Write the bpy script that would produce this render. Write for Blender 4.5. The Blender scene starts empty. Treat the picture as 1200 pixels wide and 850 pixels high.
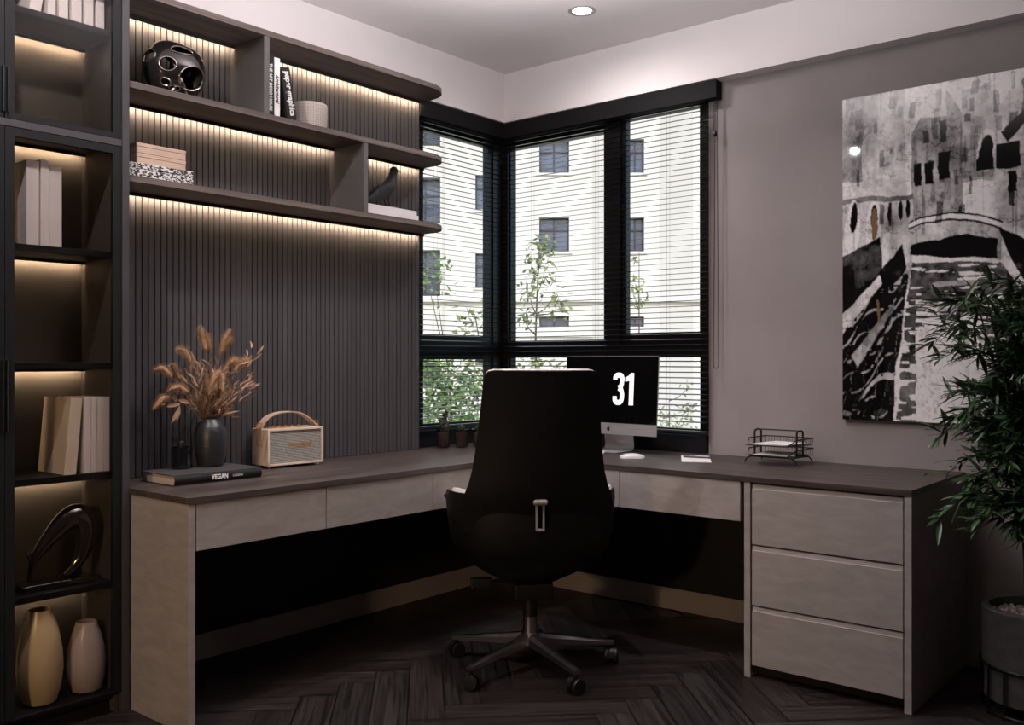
import bpy, bmesh, math, random
import numpy as np
from mathutils import Vector, Matrix
R = math.radians
rnd = random.Random(7)
scn = bpy.context.scene
COL = scn.collection

# ------------------------------------------------------------------ materials
def newmat(name):
    m = bpy.data.materials.new(name); m.use_nodes = True
    nt = m.node_tree
    return m, nt, nt.nodes['Principled BSDF']

def setp(b, **k):
    names = dict(rough='Roughness', metal='Metallic', spec='Specular IOR Level', coat='Coat Weight', coatr='Coat Roughness',
                 trans='Transmission Weight', ior='IOR', sheen='Sheen Weight', emis='Emission Strength', alpha='Alpha', sss='Subsurface Weight')
    for a, v in k.items(): b.inputs[names[a]].default_value = v

def mat(name, c1, c2=None, scale=(8, 8, 8), detail=5, bump=0.0, bscale=None, vary=None, dist=0.0, ramp=(0.35, 0.65), **k):
    """noise between two colours, optional bump from a second noise"""
    m, nt, b = newmat(name)
    c2 = c2 or tuple(x * 0.85 for x in c1)
    tc = nt.nodes.new('ShaderNodeTexCoord'); mp = nt.nodes.new('ShaderNodeMapping')
    nt.links.new(tc.outputs['Object'], mp.inputs[0]); mp.inputs['Scale'].default_value = scale
    n = nt.nodes.new('ShaderNodeTexNoise'); n.inputs['Scale'].default_value = 1; n.inputs['Detail'].default_value = detail
    n.inputs['Distortion'].default_value = dist
    nt.links.new(mp.outputs[0], n.inputs['Vector'])
    r = nt.nodes.new('ShaderNodeValToRGB')
    r.color_ramp.elements[0].position = ramp[0]; r.color_ramp.elements[1].position = ramp[1]
    r.color_ramp.elements[0].color = (*c1, 1); r.color_ramp.elements[1].color = (*c2, 1)
    nt.links.new(n.outputs['Fac'], r.inputs[0]); nt.links.new(r.outputs[0], b.inputs['Base Color'])
    if bump:
        n2 = nt.nodes.new('ShaderNodeTexNoise'); n2.inputs['Scale'].default_value = 1; n2.inputs['Detail'].default_value = 4
        mp2 = nt.nodes.new('ShaderNodeMapping'); mp2.inputs['Scale'].default_value = bscale or tuple(s * 4 for s in scale)
        nt.links.new(tc.outputs['Object'], mp2.inputs[0]); nt.links.new(mp2.outputs[0], n2.inputs['Vector'])
        bp = nt.nodes.new('ShaderNodeBump'); bp.inputs['Strength'].default_value = bump; bp.inputs['Distance'].default_value = 0.004
        nt.links.new(n2.outputs['Fac'], bp.inputs['Height']); nt.links.new(bp.outputs[0], b.inputs['Normal'])
    setp(b, **k)
    return m

def emat(name, c, s):
    m, nt, b = newmat(name)
    b.inputs['Base Color'].default_value = (*c, 1)
    b.inputs['Emission Color'].default_value = (*c, 1); b.inputs['Emission Strength'].default_value = s
    return m

def glassmat(name, tint=(1, 1, 1), f=1.0, rough=0.0):
    """thin pane: see-through with a fresnel reflection"""
    m = bpy.data.materials.new(name); m.use_nodes = True; nt = m.node_tree; nt.nodes.clear()
    o = nt.nodes.new('ShaderNodeOutputMaterial'); mx = nt.nodes.new('ShaderNodeMixShader')
    t = nt.nodes.new('ShaderNodeBsdfTransparent'); t.inputs[0].default_value = (*tint, 1)
    g = nt.nodes.new('ShaderNodeBsdfGlossy'); g.inputs['Roughness'].default_value = rough
    fr = nt.nodes.new('ShaderNodeFresnel'); fr.inputs[0].default_value = 1.45
    mu = nt.nodes.new('ShaderNodeMath'); mu.operation = 'MULTIPLY'; mu.inputs[1].default_value = f
    ge = nt.nodes.new('ShaderNodeNewGeometry'); inv = nt.nodes.new('ShaderNodeMath'); inv.operation = 'SUBTRACT'; inv.inputs[0].default_value = 1
    m2 = nt.nodes.new('ShaderNodeMath'); m2.operation = 'MULTIPLY'; nt.links.new(ge.outputs['Backfacing'], inv.inputs[1])
    nt.links.new(fr.outputs[0], mu.inputs[0]); nt.links.new(mu.outputs[0], m2.inputs[0]); nt.links.new(inv.outputs[0], m2.inputs[1]); nt.links.new(m2.outputs[0], mx.inputs[0])
    nt.links.new(t.outputs[0], mx.inputs[1]); nt.links.new(g.outputs[0], mx.inputs[2]); nt.links.new(mx.outputs[0], o.inputs[0])
    return m

M = {}
M['wall'] = mat('grey_plaster', (0.235, 0.205, 0.205), (0.26, 0.228, 0.228), (3, 3, 3), bump=0.15, bscale=(180, 180, 180), rough=0.85)
M['white'] = mat('white_plaster', (0.70, 0.655, 0.66), (0.74, 0.695, 0.70), (2, 2, 2), bump=0.08, bscale=(150, 150, 150), rough=0.9)
M['skirt'] = mat('taupe_board', (0.42, 0.37, 0.345), None, (4, 4, 4), rough=0.5)
M['black_panel'] = mat('black_panel', (0.010, 0.0095, 0.010), None, (5, 5, 5), rough=0.6)
M['frame'] = mat('black_aluminium', (0.006, 0.0065, 0.009), None, (5, 5, 5), rough=0.35)
M['blind'] = mat('black_slat_lacquer', (0.010, 0.010, 0.012), None, (5, 5, 5), rough=0.32, spec=0.9)
M['rail_matt'] = mat('matt_black', (0.005, 0.005, 0.0055), None, (5, 5, 5), rough=0.7, spec=0.2)
M['cord'] = mat('black_cord', (0.012, 0.012, 0.012), None, (50, 50, 50), rough=0.6)
M['concA'] = mat('concrete_laminate', (0.268, 0.234, 0.219), (0.322, 0.284, 0.266), (9, 9, 26), 12, dist=0.9, bump=0.12, bscale=(220, 220, 220), ramp=(0.34, 0.66), rough=0.55)
M['topA'] = mat('dark_oak_y', (0.026, 0.0195, 0.018), (0.088, 0.067, 0.060), (34, 1.6, 34), 7, dist=0.8, bump=0.12, bscale=(160, 6, 160), rough=0.42, spec=0.32)
M['topB'] = mat('dark_oak_x', (0.026, 0.0195, 0.018), (0.088, 0.067, 0.060), (1.6, 34, 34), 7, dist=0.8, bump=0.12, bscale=(6, 160, 160), rough=0.42, spec=0.32)
M['shelf'] = mat('shelf_oak', (0.085, 0.066, 0.058), (0.15, 0.118, 0.104), (40, 2, 60), 7, dist=0.6, bump=0.1, bscale=(200, 8, 200), rough=0.55, spec=0.25)
M['divider'] = mat('shelf_divider', (0.075, 0.070, 0.070), (0.09, 0.083, 0.082), (6, 6, 6), rough=0.55)
M['slat'] = mat('slat_grey', (0.052, 0.0475, 0.050), (0.064, 0.059, 0.061), (30, 30, 1.5), 4, rough=0.6, spec=0.22)
M['groove'] = mat('groove_black', (0.006, 0.006, 0.006), None, (5, 5, 5), rough=0.8)
M['case'] = mat('bookcase_black', (0.006, 0.006, 0.0075), (0.008, 0.0078, 0.009), (6, 6, 6), rough=0.55, spec=0.22)
M['case_in'] = mat('bookcase_interior', (0.050, 0.043, 0.037), (0.060, 0.052, 0.045), (6, 6, 6), rough=0.6, spec=0.3)
M['case_edge'] = mat('bookcase_edge', (0.040, 0.038, 0.040), (0.048, 0.045, 0.048), (6, 6, 6), rough=0.55, spec=0.3)
M['led'] = emat('warm_led', (1.0, 0.765, 0.53), 92)
M['led2'] = emat('warm_led_case', (1.0, 0.75, 0.50), 100)
M['glass'] = glassmat('window_glass', (0.97, 0.985, 1.0), 1.0)
M['door_glass'] = glassmat('door_glass', (0.86, 0.84, 0.82), 0.35)
M['leather'] = mat('black_leather', (0.0045, 0.004, 0.0042), (0.0055, 0.005, 0.0052), (20, 20, 20), bump=0.12, bscale=(400, 400, 400), rough=0.5, spec=0.22)
M['leather_in'] = mat('pale_leather', (0.50, 0.47, 0.45), (0.55, 0.52, 0.50), (20, 20, 20), bump=0.1, bscale=(300, 300, 300), rough=0.45)
M['chrome'] = mat('dark_alloy', (0.42, 0.40, 0.40), None, (10, 10, 10), rough=0.30, metal=1.0)
M['handle'] = mat('grey_plastic', (0.30, 0.28, 0.28), None, (10, 10, 10), rough=0.4)
M['plastic'] = mat('black_plastic', (0.010, 0.010, 0.011), None, (10, 10, 10), rough=0.4)
M['silver'] = mat('brushed_silver', (0.45, 0.43, 0.43), (0.5, 0.48, 0.48), (10, 10, 80), rough=0.42, metal=0.6)
M['screen'] = mat('screen_black', (0.0015, 0.0015, 0.002), None, (5, 5, 5), rough=0.08, spec=0.25)
M['digit'] = emat('screen_digit', (0.80, 0.74, 0.73), 0.62)
M['whiteplastic'] = mat('white_plastic', (0.72, 0.70, 0.70), None, (10, 10, 10), rough=0.35)
M['paper'] = mat('paper_white', (0.74, 0.71, 0.70), (0.69, 0.66, 0.65), (30, 30, 30), rough=0.8)
M['pages'] = mat('page_block', (0.50, 0.43, 0.35), (0.40, 0.34, 0.27), (4, 4, 260), rough=0.9)
M['book_white'] = mat('book_white', (0.62, 0.59, 0.60), (0.57, 0.54, 0.55), (12, 12, 12), bump=0.1, bscale=(250, 250, 250), rough=0.75)
M['book_beige'] = mat('book_beige', (0.60, 0.53, 0.44), (0.55, 0.48, 0.40), (12, 12, 12), rough=0.75)
M['book_black'] = mat('book_black', (0.010, 0.010, 0.011), (0.014, 0.014, 0.015), (12, 12, 12), rough=0.6, spec=0.2)
M['cloth_black'] = mat('cover_cloth', (0.030, 0.028, 0.030), (0.042, 0.039, 0.042), (40, 40, 40), bump=0.2, bscale=(600, 600, 600), rough=0.7)
M['ink_white'] = mat('ink_white', (0.80, 0.78, 0.76), None, (10, 10, 10), rough=0.6)
M['ink_black'] = mat('ink_black', (0.01, 0.01, 0.01), None, (10, 10, 10), rough=0.6)
M['vase_dark'] = mat('charcoal_ceramic', (0.014, 0.014, 0.0155), (0.022, 0.022, 0.024), (6, 6, 40), bump=0.35, bscale=(5, 5, 160), rough=0.38)
M['black_glass'] = mat('black_glass', (0.004, 0.004, 0.005), None, (5, 5, 5), rough=0.05, coat=1.0)
M['plume'] = mat('dried_plume', (0.62, 0.43, 0.27), (0.46, 0.30, 0.18), (40, 40, 40), rough=0.9)
M['dryleaf'] = mat('dried_leaf', (0.46, 0.30, 0.20), (0.26, 0.155, 0.10), (30, 30, 30), rough=0.8)
M['drystem'] = mat('dried_stem', (0.22, 0.14, 0.09), None, (30, 30, 30), rough=0.9)
M['cream'] = mat('cream_vinyl', (0.56, 0.46, 0.36), (0.60, 0.50, 0.40), (30, 30, 30), bump=0.15, bscale=(500, 500, 500), rough=0.5)
M['strap'] = mat('tan_strap', (0.45, 0.32, 0.22), (0.50, 0.36, 0.26), (20, 20, 20), rough=0.55)
M['brass'] = mat('brass', (0.50, 0.25, 0.08), None, (20, 20, 20), rough=0.45, metal=0.35)
M['cork'] = mat('beige_card', (0.50, 0.36, 0.28), (0.45, 0.32, 0.25), (60, 20, 60), rough=0.8)
M['bird'] = mat('bird_grey', (0.014, 0.014, 0.016), (0.024, 0.024, 0.027), (40, 40, 40), bump=0.3, bscale=(120, 120, 40), rough=0.6, spec=0.25)
M['mask'] = mat('gunmetal_glaze', (0.03, 0.027, 0.027), (0.06, 0.055, 0.055), (7, 7, 7), rough=0.16, metal=0.75, coat=0.6)
M['mask_rim'] = mat('polished_rim', (0.55, 0.47, 0.42), None, (7, 7, 7), rough=0.2, metal=1.0)
M['smoke'] = mat('smoked_metal', (0.16, 0.145, 0.145), (0.06, 0.055, 0.055), (7, 7, 7), rough=0.10, metal=0.9, coat=1.0)
M['vase_cream'] = mat('cream_glaze', (0.62, 0.50, 0.30), (0.56, 0.45, 0.27), (8, 8, 8), rough=0.28)
M['vase_grey'] = mat('pale_grey_glaze', (0.50, 0.44, 0.43), (0.45, 0.40, 0.39), (8, 8, 8), rough=0.3)
M['wire'] = mat('black_wire', (0.006, 0.006, 0.007), None, (10, 10, 10), rough=0.45, spec=0.25)
M['pot_conc'] = mat('dark_concrete', (0.030, 0.030, 0.027), (0.055, 0.054, 0.049), (14, 14, 30), 8, bump=0.3, bscale=(60, 60, 60), rough=0.8)
M['pebble'] = mat('pebble', (0.50, 0.42, 0.38), (0.30, 0.23, 0.20), (45, 45, 45), 2, rough=0.7)
M['leaf'] = mat('plant_leaf', (0.040, 0.090, 0.028), (0.018, 0.042, 0.016), (20, 20, 20), rough=0.35)
M['stem'] = mat('plant_stem', (0.030, 0.035, 0.018), None, (20, 20, 20), rough=0.7)
M['succ'] = mat('succulent_green', (0.05, 0.13, 0.035), (0.025, 0.07, 0.02), (60, 60, 60), rough=0.5)
M['succ_dark'] = mat('succulent_dark', (0.014, 0.030, 0.012), (0.03, 0.03, 0.014), (60, 60, 60), rough=0.5)
M['succ_grey'] = mat('succulent_grey', (0.09, 0.13, 0.10), (0.05, 0.075, 0.06), (60, 60, 60), rough=0.6)
M['soil'] = mat('soil', (0.035, 0.022, 0.016), (0.06, 0.038, 0.028), (90, 90, 90), rough=0.95)
M['potglass'] = glassmat('pot_glass', (0.80, 0.78, 0.78), 1.6, 0.02)
M['trayrim'] = mat('lamp_rim', (0.35, 0.32, 0.32), None, (10, 10, 10), rough=0.4)
M['lamp'] = emat('lamp_face', (1.0, 0.95, 0.88), 9)
M['facade'] = mat('pale_stucco', (0.70, 0.685, 0.66), (0.74, 0.725, 0.70), (0.6, 0.6, 0.6), rough=0.9)
M['facade2'] = mat('grey_stucco', (0.60, 0.585, 0.565), (0.63, 0.615, 0.595), (0.6, 0.6, 0.6), rough=0.9)
M['bwin'] = mat('blue_window_glass', (0.035, 0.05, 0.10), (0.10, 0.13, 0.22), (0.9, 0.9, 1.4), rough=0.15)
M['bframe'] = mat('window_frame_dark', (0.03, 0.035, 0.055), None, (3, 3, 3), rough=0.5)
M['rail'] = mat('balcony_rail', (0.02, 0.025, 0.035), None, (3, 3, 3), rough=0.5)
M['tleaf'] = mat('tree_leaf', (0.30, 0.46, 0.14), (0.09, 0.18, 0.06), (3, 3, 3), rough=0.6)
M['tleaf2'] = mat('shrub_leaf', (0.40, 0.46, 0.20), (0.14, 0.20, 0.08), (3, 3, 3), rough=0.6)
M['bark'] = mat('bark', (0.10, 0.08, 0.06), None, (6, 6, 2), rough=0.9)
M['lawn'] = mat('paved_yard', (0.35, 0.34, 0.30), (0.25, 0.28, 0.18), (0.4, 0.4, 0.4), rough=0.95)

# dotted / dashed procedural patterns ---------------------------------------
def grille_mat():
    m, nt, b = newmat('salt_pepper_grille')
    tc = nt.nodes.new('ShaderNodeTexCoord'); mp = nt.nodes.new('ShaderNodeMapping'); mp.inputs['Scale'].default_value = (1, 130, 1)
    nt.links.new(tc.outputs['Object'], mp.inputs[0])
    w = nt.nodes.new('ShaderNodeTexWave'); w.bands_direction = 'Z'; w.inputs['Scale'].default_value = 62; w.inputs['Distortion'].default_value = 1.2
    w.inputs['Detail Scale'].default_value = 0.6
    nt.links.new(mp.outputs[0], w.inputs['Vector'])
    n = nt.nodes.new('ShaderNodeTexNoise'); n.inputs['Scale'].default_value = 1.0
    mp2 = nt.nodes.new('ShaderNodeMapping'); mp2.inputs['Scale'].default_value = (300, 180, 500); nt.links.new(tc.outputs['Object'], mp2.inputs[0]); nt.links.new(mp2.outputs[0], n.inputs['Vector'])
    mu = nt.nodes.new('ShaderNodeMath'); mu.operation = 'MULTIPLY'; nt.links.new(w.outputs['Fac'], mu.inputs[0]); nt.links.new(n.outputs['Fac'], mu.inputs[1])
    r = nt.nodes.new('ShaderNodeValToRGB'); r.color_ramp.elements[0].position = 0.1; r.color_ramp.elements[1].position = 0.5
    r.color_ramp.elements[0].color = (0.035, 0.035, 0.035, 1); r.color_ramp.elements[1].color = (0.50, 0.47, 0.42, 1)
    nt.links.new(mu.outputs[0], r.inputs[0]); nt.links.new(r.outputs[0], b.inputs['Base Color']); setp(b, rough=0.8)
    return m
M['grille'] = grille_mat()
def mosaic_mat():
    m, nt, b = newmat('black_white_print')
    tc = nt.nodes.new('ShaderNodeTexCoord'); mp = nt.nodes.new('ShaderNodeMapping'); mp.inputs['Scale'].default_value = (90, 90, 150)
    nt.links.new(tc.outputs['Object'], mp.inputs[0])
    v = nt.nodes.new('ShaderNodeTexVoronoi'); v.distance = 'CHEBYCHEV'; v.inputs['Scale'].default_value = 1.6; nt.links.new(mp.outputs[0], v.inputs['Vector'])
    s = nt.nodes.new('ShaderNodeSeparateColor'); nt.links.new(v.outputs['Color'], s.inputs[0])
    r = nt.nodes.new('ShaderNodeValToRGB'); r.color_ramp.interpolation = 'CONSTANT'
    r.color_ramp.elements[0].color = (0.012, 0.012, 0.014, 1); r.color_ramp.elements[1].color = (0.62, 0.60, 0.59, 1); r.color_ramp.elements[1].position = 0.56
    nt.links.new(s.outputs[0], r.inputs[0]); nt.links.new(r.outputs[0], b.inputs['Base Color']); setp(b, rough=0.6)
    return m
M['mosaic'] = mosaic_mat()
def vcol_mat(name, rough, coat=0.0, grain=False, spec=0.5):
    m, nt, b = newmat(name)
    a = nt.nodes.new('ShaderNodeVertexColor'); a.layer_name = 'Col'
    if grain:
        uv = nt.nodes.new('ShaderNodeUVMap'); mp = nt.nodes.new('ShaderNodeMapping'); mp.inputs['Scale'].default_value = (3.0, 75, 1)
        nt.links.new(uv.outputs[0], mp.inputs[0])
        n = nt.nodes.new('ShaderNodeTexNoise'); n.inputs['Scale'].default_value = 1; n.inputs['Detail'].default_value = 8; n.inputs['Distortion'].default_value = 0.7
        nt.links.new(mp.outputs[0], n.inputs['Vector'])
        r = nt.nodes.new('ShaderNodeValToRGB'); r.color_ramp.elements[0].position = 0.34; r.color_ramp.elements[1].position = 0.68
        r.color_ramp.elements[0].color = (0.30, 0.30, 0.30, 1); r.color_ramp.elements[1].color = (1.7, 1.65, 1.6, 1)
        nt.links.new(n.outputs['Fac'], r.inputs[0])
        mx = nt.nodes.new('ShaderNodeMix'); mx.data_type = 'RGBA'; mx.blend_type = 'MULTIPLY'; mx.inputs[0].default_value = 1
        nt.links.new(a.outputs[0], mx.inputs[6]); nt.links.new(r.outputs[0], mx.inputs[7]); nt.links.new(mx.outputs[2], b.inputs['Base Color'])
        bp = nt.nodes.new('ShaderNodeBump'); bp.inputs['Strength'].default_value = 0.25; bp.inputs['Distance'].default_value = 0.002
        nt.links.new(n.outputs['Fac'], bp.inputs['Height']); nt.links.new(bp.outputs[0], b.inputs['Normal'])
    else:
        nt.links.new(a.outputs[0], b.inputs['Base Color'])
    setp(b, rough=rough, coat=coat, coatr=0.03, spec=spec)
    return m

# ------------------------------------------------------------------ mesh helpers
def BM(): return bmesh.new()
def box(bm, x0, x1, y0, y1, z0, z1, bev=0.0, seg=1, mtx=None):
    r = bmesh.ops.create_cube(bm, size=1)
    vs = r['verts']
    bmesh.ops.scale(bm, vec=(x1 - x0, y1 - y0, z1 - z0), verts=vs)
    bmesh.ops.translate(bm, vec=((x0 + x1) / 2, (y0 + y1) / 2, (z0 + z1) / 2), verts=vs)
    if bev:
        es = list({e for v in vs for e in v.link_edges})
        rr = bmesh.ops.bevel(bm, geom=es, offset=bev, segments=seg, affect='EDGES', profile=0.7)
        vs = list({v for f in rr['faces'] for v in f.verts} | {v for v in vs if v.is_valid})
    if mtx: bmesh.ops.transform(bm, matrix=mtx, verts=vs)
    return vs
def prism(bm, poly, z0, z1, mtx=None):
    a = [bm.verts.new((x, y, z0)) for x, y in poly]; b = [bm.verts.new((x, y, z1)) for x, y in poly]
    n = len(poly); bm.faces.new(a[::-1]); bm.faces.new(b)
    for i in range(n): bm.faces.new((a[i], a[(i + 1) % n], b[(i + 1) % n], b[i]))
    if mtx: bmesh.ops.transform(bm, matrix=mtx, verts=a + b)
def lathe(bm, prof, seg=32, c=(0, 0), mtx=None, cap=True):
    rings = []; allv = []
    for r, z in prof:
        ring = [bm.verts.new((c[0] + r * math.cos(2 * math.pi * i / seg), c[1] + r * math.sin(2 * math.pi * i / seg), z)) for i in range(seg)]
        rings.append(ring); allv += ring
    for a, b in zip(rings, rings[1:]):
        for i in range(seg): bm.faces.new((a[i], a[(i + 1) % seg], b[(i + 1) % seg], b[i]))
    if cap:
        bm.faces.new(rings[0][::-1]); bm.faces.new(rings[-1])
    if mtx: bmesh.ops.transform(bm, matrix=mtx, verts=allv)
    return allv
def smooth_path(pts, n=6):
    P = [Vector(p) for p in pts]; out = []
    for i in range(len(P) - 1):
        p0 = P[max(i - 1, 0)]; p1 = P[i]; p2 = P[i + 1]; p3 = P[min(i + 2, len(P) - 1)]
        for k in range(n):
            t = k / n
            out.append(0.5 * ((2 * p1) + (-p0 + p2) * t + (2 * p0 - 5 * p1 + 4 * p2 - p3) * t * t + (-p0 + 3 * p1 - 3 * p2 + p3) * t ** 3))
    out.append(P[-1]); return out
def tube(bm, pts, rad, seg=8, sm=0, flat=1.0, closed=False):
    """tube along points; rad a number or list per point; flat squashes the section"""
    if not isinstance(rad, (list, tuple)): rad = [rad] * len(pts)
    if sm:
        ext = smooth_path([(*p, ) for p in pts], sm)
        rr = []
        for i in range(len(rad) - 1):
            for k in range(sm): rr.append(rad[i] + (rad[i + 1] - rad[i]) * k / sm)
        rr.append(rad[-1]); pts, rad = ext, rr
    P = [Vector(p) for p in pts]; n = len(P); rings = []
    t0 = (P[1] - P[0]).normalized()
    up = Vector((0, 0, 1)) if abs(t0.z) < 0.9 else Vector((1, 0, 0))
    u = t0.cross(up).normalized()
    for i in range(n):
        t = (P[min(i + 1, n - 1)] - P[max(i - 1, 0)]) if not closed else (P[(i + 1) % n] - P[i - 1])
        t.normalize(); u = (u - t * u.dot(t)).normalized(); w = t.cross(u)
        rings.append([bm.verts.new(P[i] + rad[i] * (math.cos(2 * math.pi * k / seg) * u + flat * math.sin(2 * math.pi * k / seg) * w)) for k in range(seg)])
    prs = list(zip(rings, rings[1:])) + ([(rings[-1], rings[0])] if closed else [])
    for a, b in prs:
        for k in range(seg): bm.faces.new((a[k], a[(k + 1) % seg], b[(k + 1) % seg], b[k]))
    if not closed:
        bm.faces.new(rings[0][::-1]); bm.faces.new(rings[-1])
def ball(bm, c, r, seg=10, sc=(1, 1, 1)):
    v = bmesh.ops.create_uvsphere(bm, u_segments=seg, v_segments=max(4, seg * 2 // 3), radius=r)['verts']
    bmesh.ops.scale(bm, vec=sc, verts=v); bmesh.ops.translate(bm, vec=c, verts=v); return v
def leafshape(bm, base, d, up, L, W, curl=0.15, n=4):
    d = Vector(d).normalized(); s = d.cross(Vector(up)); s = s.normalized() if s.length > 1e-4 else Vector((1, 0, 0)); nrm = s.cross(d)
    prev = None; B = Vector(base)
    for i in range(n + 1):
        t = i / n; w = W * math.sin(math.pi * min(max(t, 0.03), 0.985)) ** 0.8
        c = B + d * L * t - nrm * curl * L * t * t
        row = (bm.verts.new(c + s * w / 2), bm.verts.new(c - nrm * W * 0.12), bm.verts.new(c - s * w / 2))
        if prev:
            bm.faces.new((prev[0], prev[1], row[1], row[0])); bm.faces.new((prev[1], prev[2], row[2], row[1]))
        prev = row
def surf(bm, rows, closed=False):
    """quad surface from rows of points"""
    V = [[bm.verts.new(p) for p in r] for r in rows]
    for a, b in zip(V, V[1:]):
        n = len(a)
        for i in range(n if closed else n - 1): bm.faces.new((a[i], a[(i + 1) % n], b[(i + 1) % n], b[i]))
    return V
def solid(bm, t):
    bmesh.ops.recalc_face_normals(bm, faces=bm.faces)
    bm.normal_update(); fs = list(bm.faces); be = [(e.verts[0], e.verts[1]) for e in bm.edges if e.is_boundary]
    mp = {v: bm.verts.new(v.co - v.normal * t) for v in list(bm.verts)}
    for f in fs: bm.faces.new([mp[v] for v in reversed(f.verts)])
    for a, b in be: bm.faces.new((a, b, mp[b], mp[a]))

def obj(name, bm, m, parent=None, loc=None, rotz=0, smooth=False, label=None, world=False, mtx=None):
    if world and parent: bmesh.ops.translate(bm, vec=-parent.location, verts=bm.verts)
    if mtx: bmesh.ops.transform(bm, matrix=mtx, verts=bm.verts)
    bmesh.ops.recalc_face_normals(bm, faces=bm.faces)
    me = bpy.data.meshes.new(name); bm.to_mesh(me); bm.free()
    for mm in (m if isinstance(m, list) else [m]): me.materials.append(mm)
    if smooth:
        for p in me.polygons: p.use_smooth = True
        try: me.set_sharp_from_angle(angle=R(40))
        except Exception: pass
    o = bpy.data.objects.new(name, me); COL.objects.link(o)
    if parent: o.parent = parent
    if loc: o.location = loc
    if rotz: o.rotation_euler.z = rotz
    if label: o['label'] = label
    return o
def tag(o, label, cat, group=None, kind=None):
    o['label'] = label; o['category'] = cat
    if group: o['group'] = group
    if kind: o['kind'] = kind
    return o
def thing(name, label, cat, loc=(0, 0, 0), rotz=0, group=None):
    o = bpy.data.objects.new(name, None); o.empty_display_size = 0.05; COL.objects.link(o)
    o.location = loc; o.rotation_euler.z = rotz
    return tag(o, label, cat, group)
def struct(o): o['kind'] = 'structure'; return o
def dup(root, loc, rotz=0, label=None):
    r = root.copy(); COL.objects.link(r); r.location = loc; r.rotation_euler.z = rotz
    if label: r['label'] = label
    for ch in list(root.children):
        c = ch.copy(); COL.objects.link(c); c.parent = r
        for g in ch.children:
            d = g.copy(); COL.objects.link(d); d.parent = c
    return r
def bxo(name, m, parent, *a, bev=0.0015, label=None, world=True, **k):
    bm = BM(); box(bm, *a, bev=bev, **k); return obj(name, bm, m, parent, label=label, world=world)
def text(name, s, size, xd, yd, loc, m, parent, xs=1.0, off=0.0, ext=0.0004, shear=0.0, align='CENTER', world=True, label=None, spacing=1.0):
    cu = bpy.data.curves.new(name, 'FONT'); cu.body = s; cu.size = size; cu.align_x = align; cu.align_y = 'CENTER'
    cu.offset = off; cu.extrude = ext; cu.shear = shear; cu.space_character = spacing
    t = bpy.data.objects.new('t', cu); COL.objects.link(t)
    me = bpy.data.meshes.new_from_object(t.evaluated_get(bpy.context.evaluated_depsgraph_get()))
    bpy.data.objects.remove(t)
    xd = Vector(xd).normalized(); yd = Vector(yd).normalized(); n = xd.cross(yd)
    A = Matrix(((xd.x * xs, yd.x, n.x, loc[0]), (xd.y * xs, yd.y, n.y, loc[1]), (xd.z * xs, yd.z, n.z, loc[2]), (0, 0, 0, 1)))
    me.transform(A)
    p0 = parent
    if world and parent:
        off_ = Vector(parent.location)
        if parent.parent: off_ = off_ + Vector(parent.parent.location)
        me.transform(Matrix.Translation(-off_))
    me.materials.clear(); me.materials.append(m)
    o = bpy.data.objects.new(name, me); COL.objects.link(o); o.parent = parent
    if label: o['label'] = label
    return o

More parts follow.
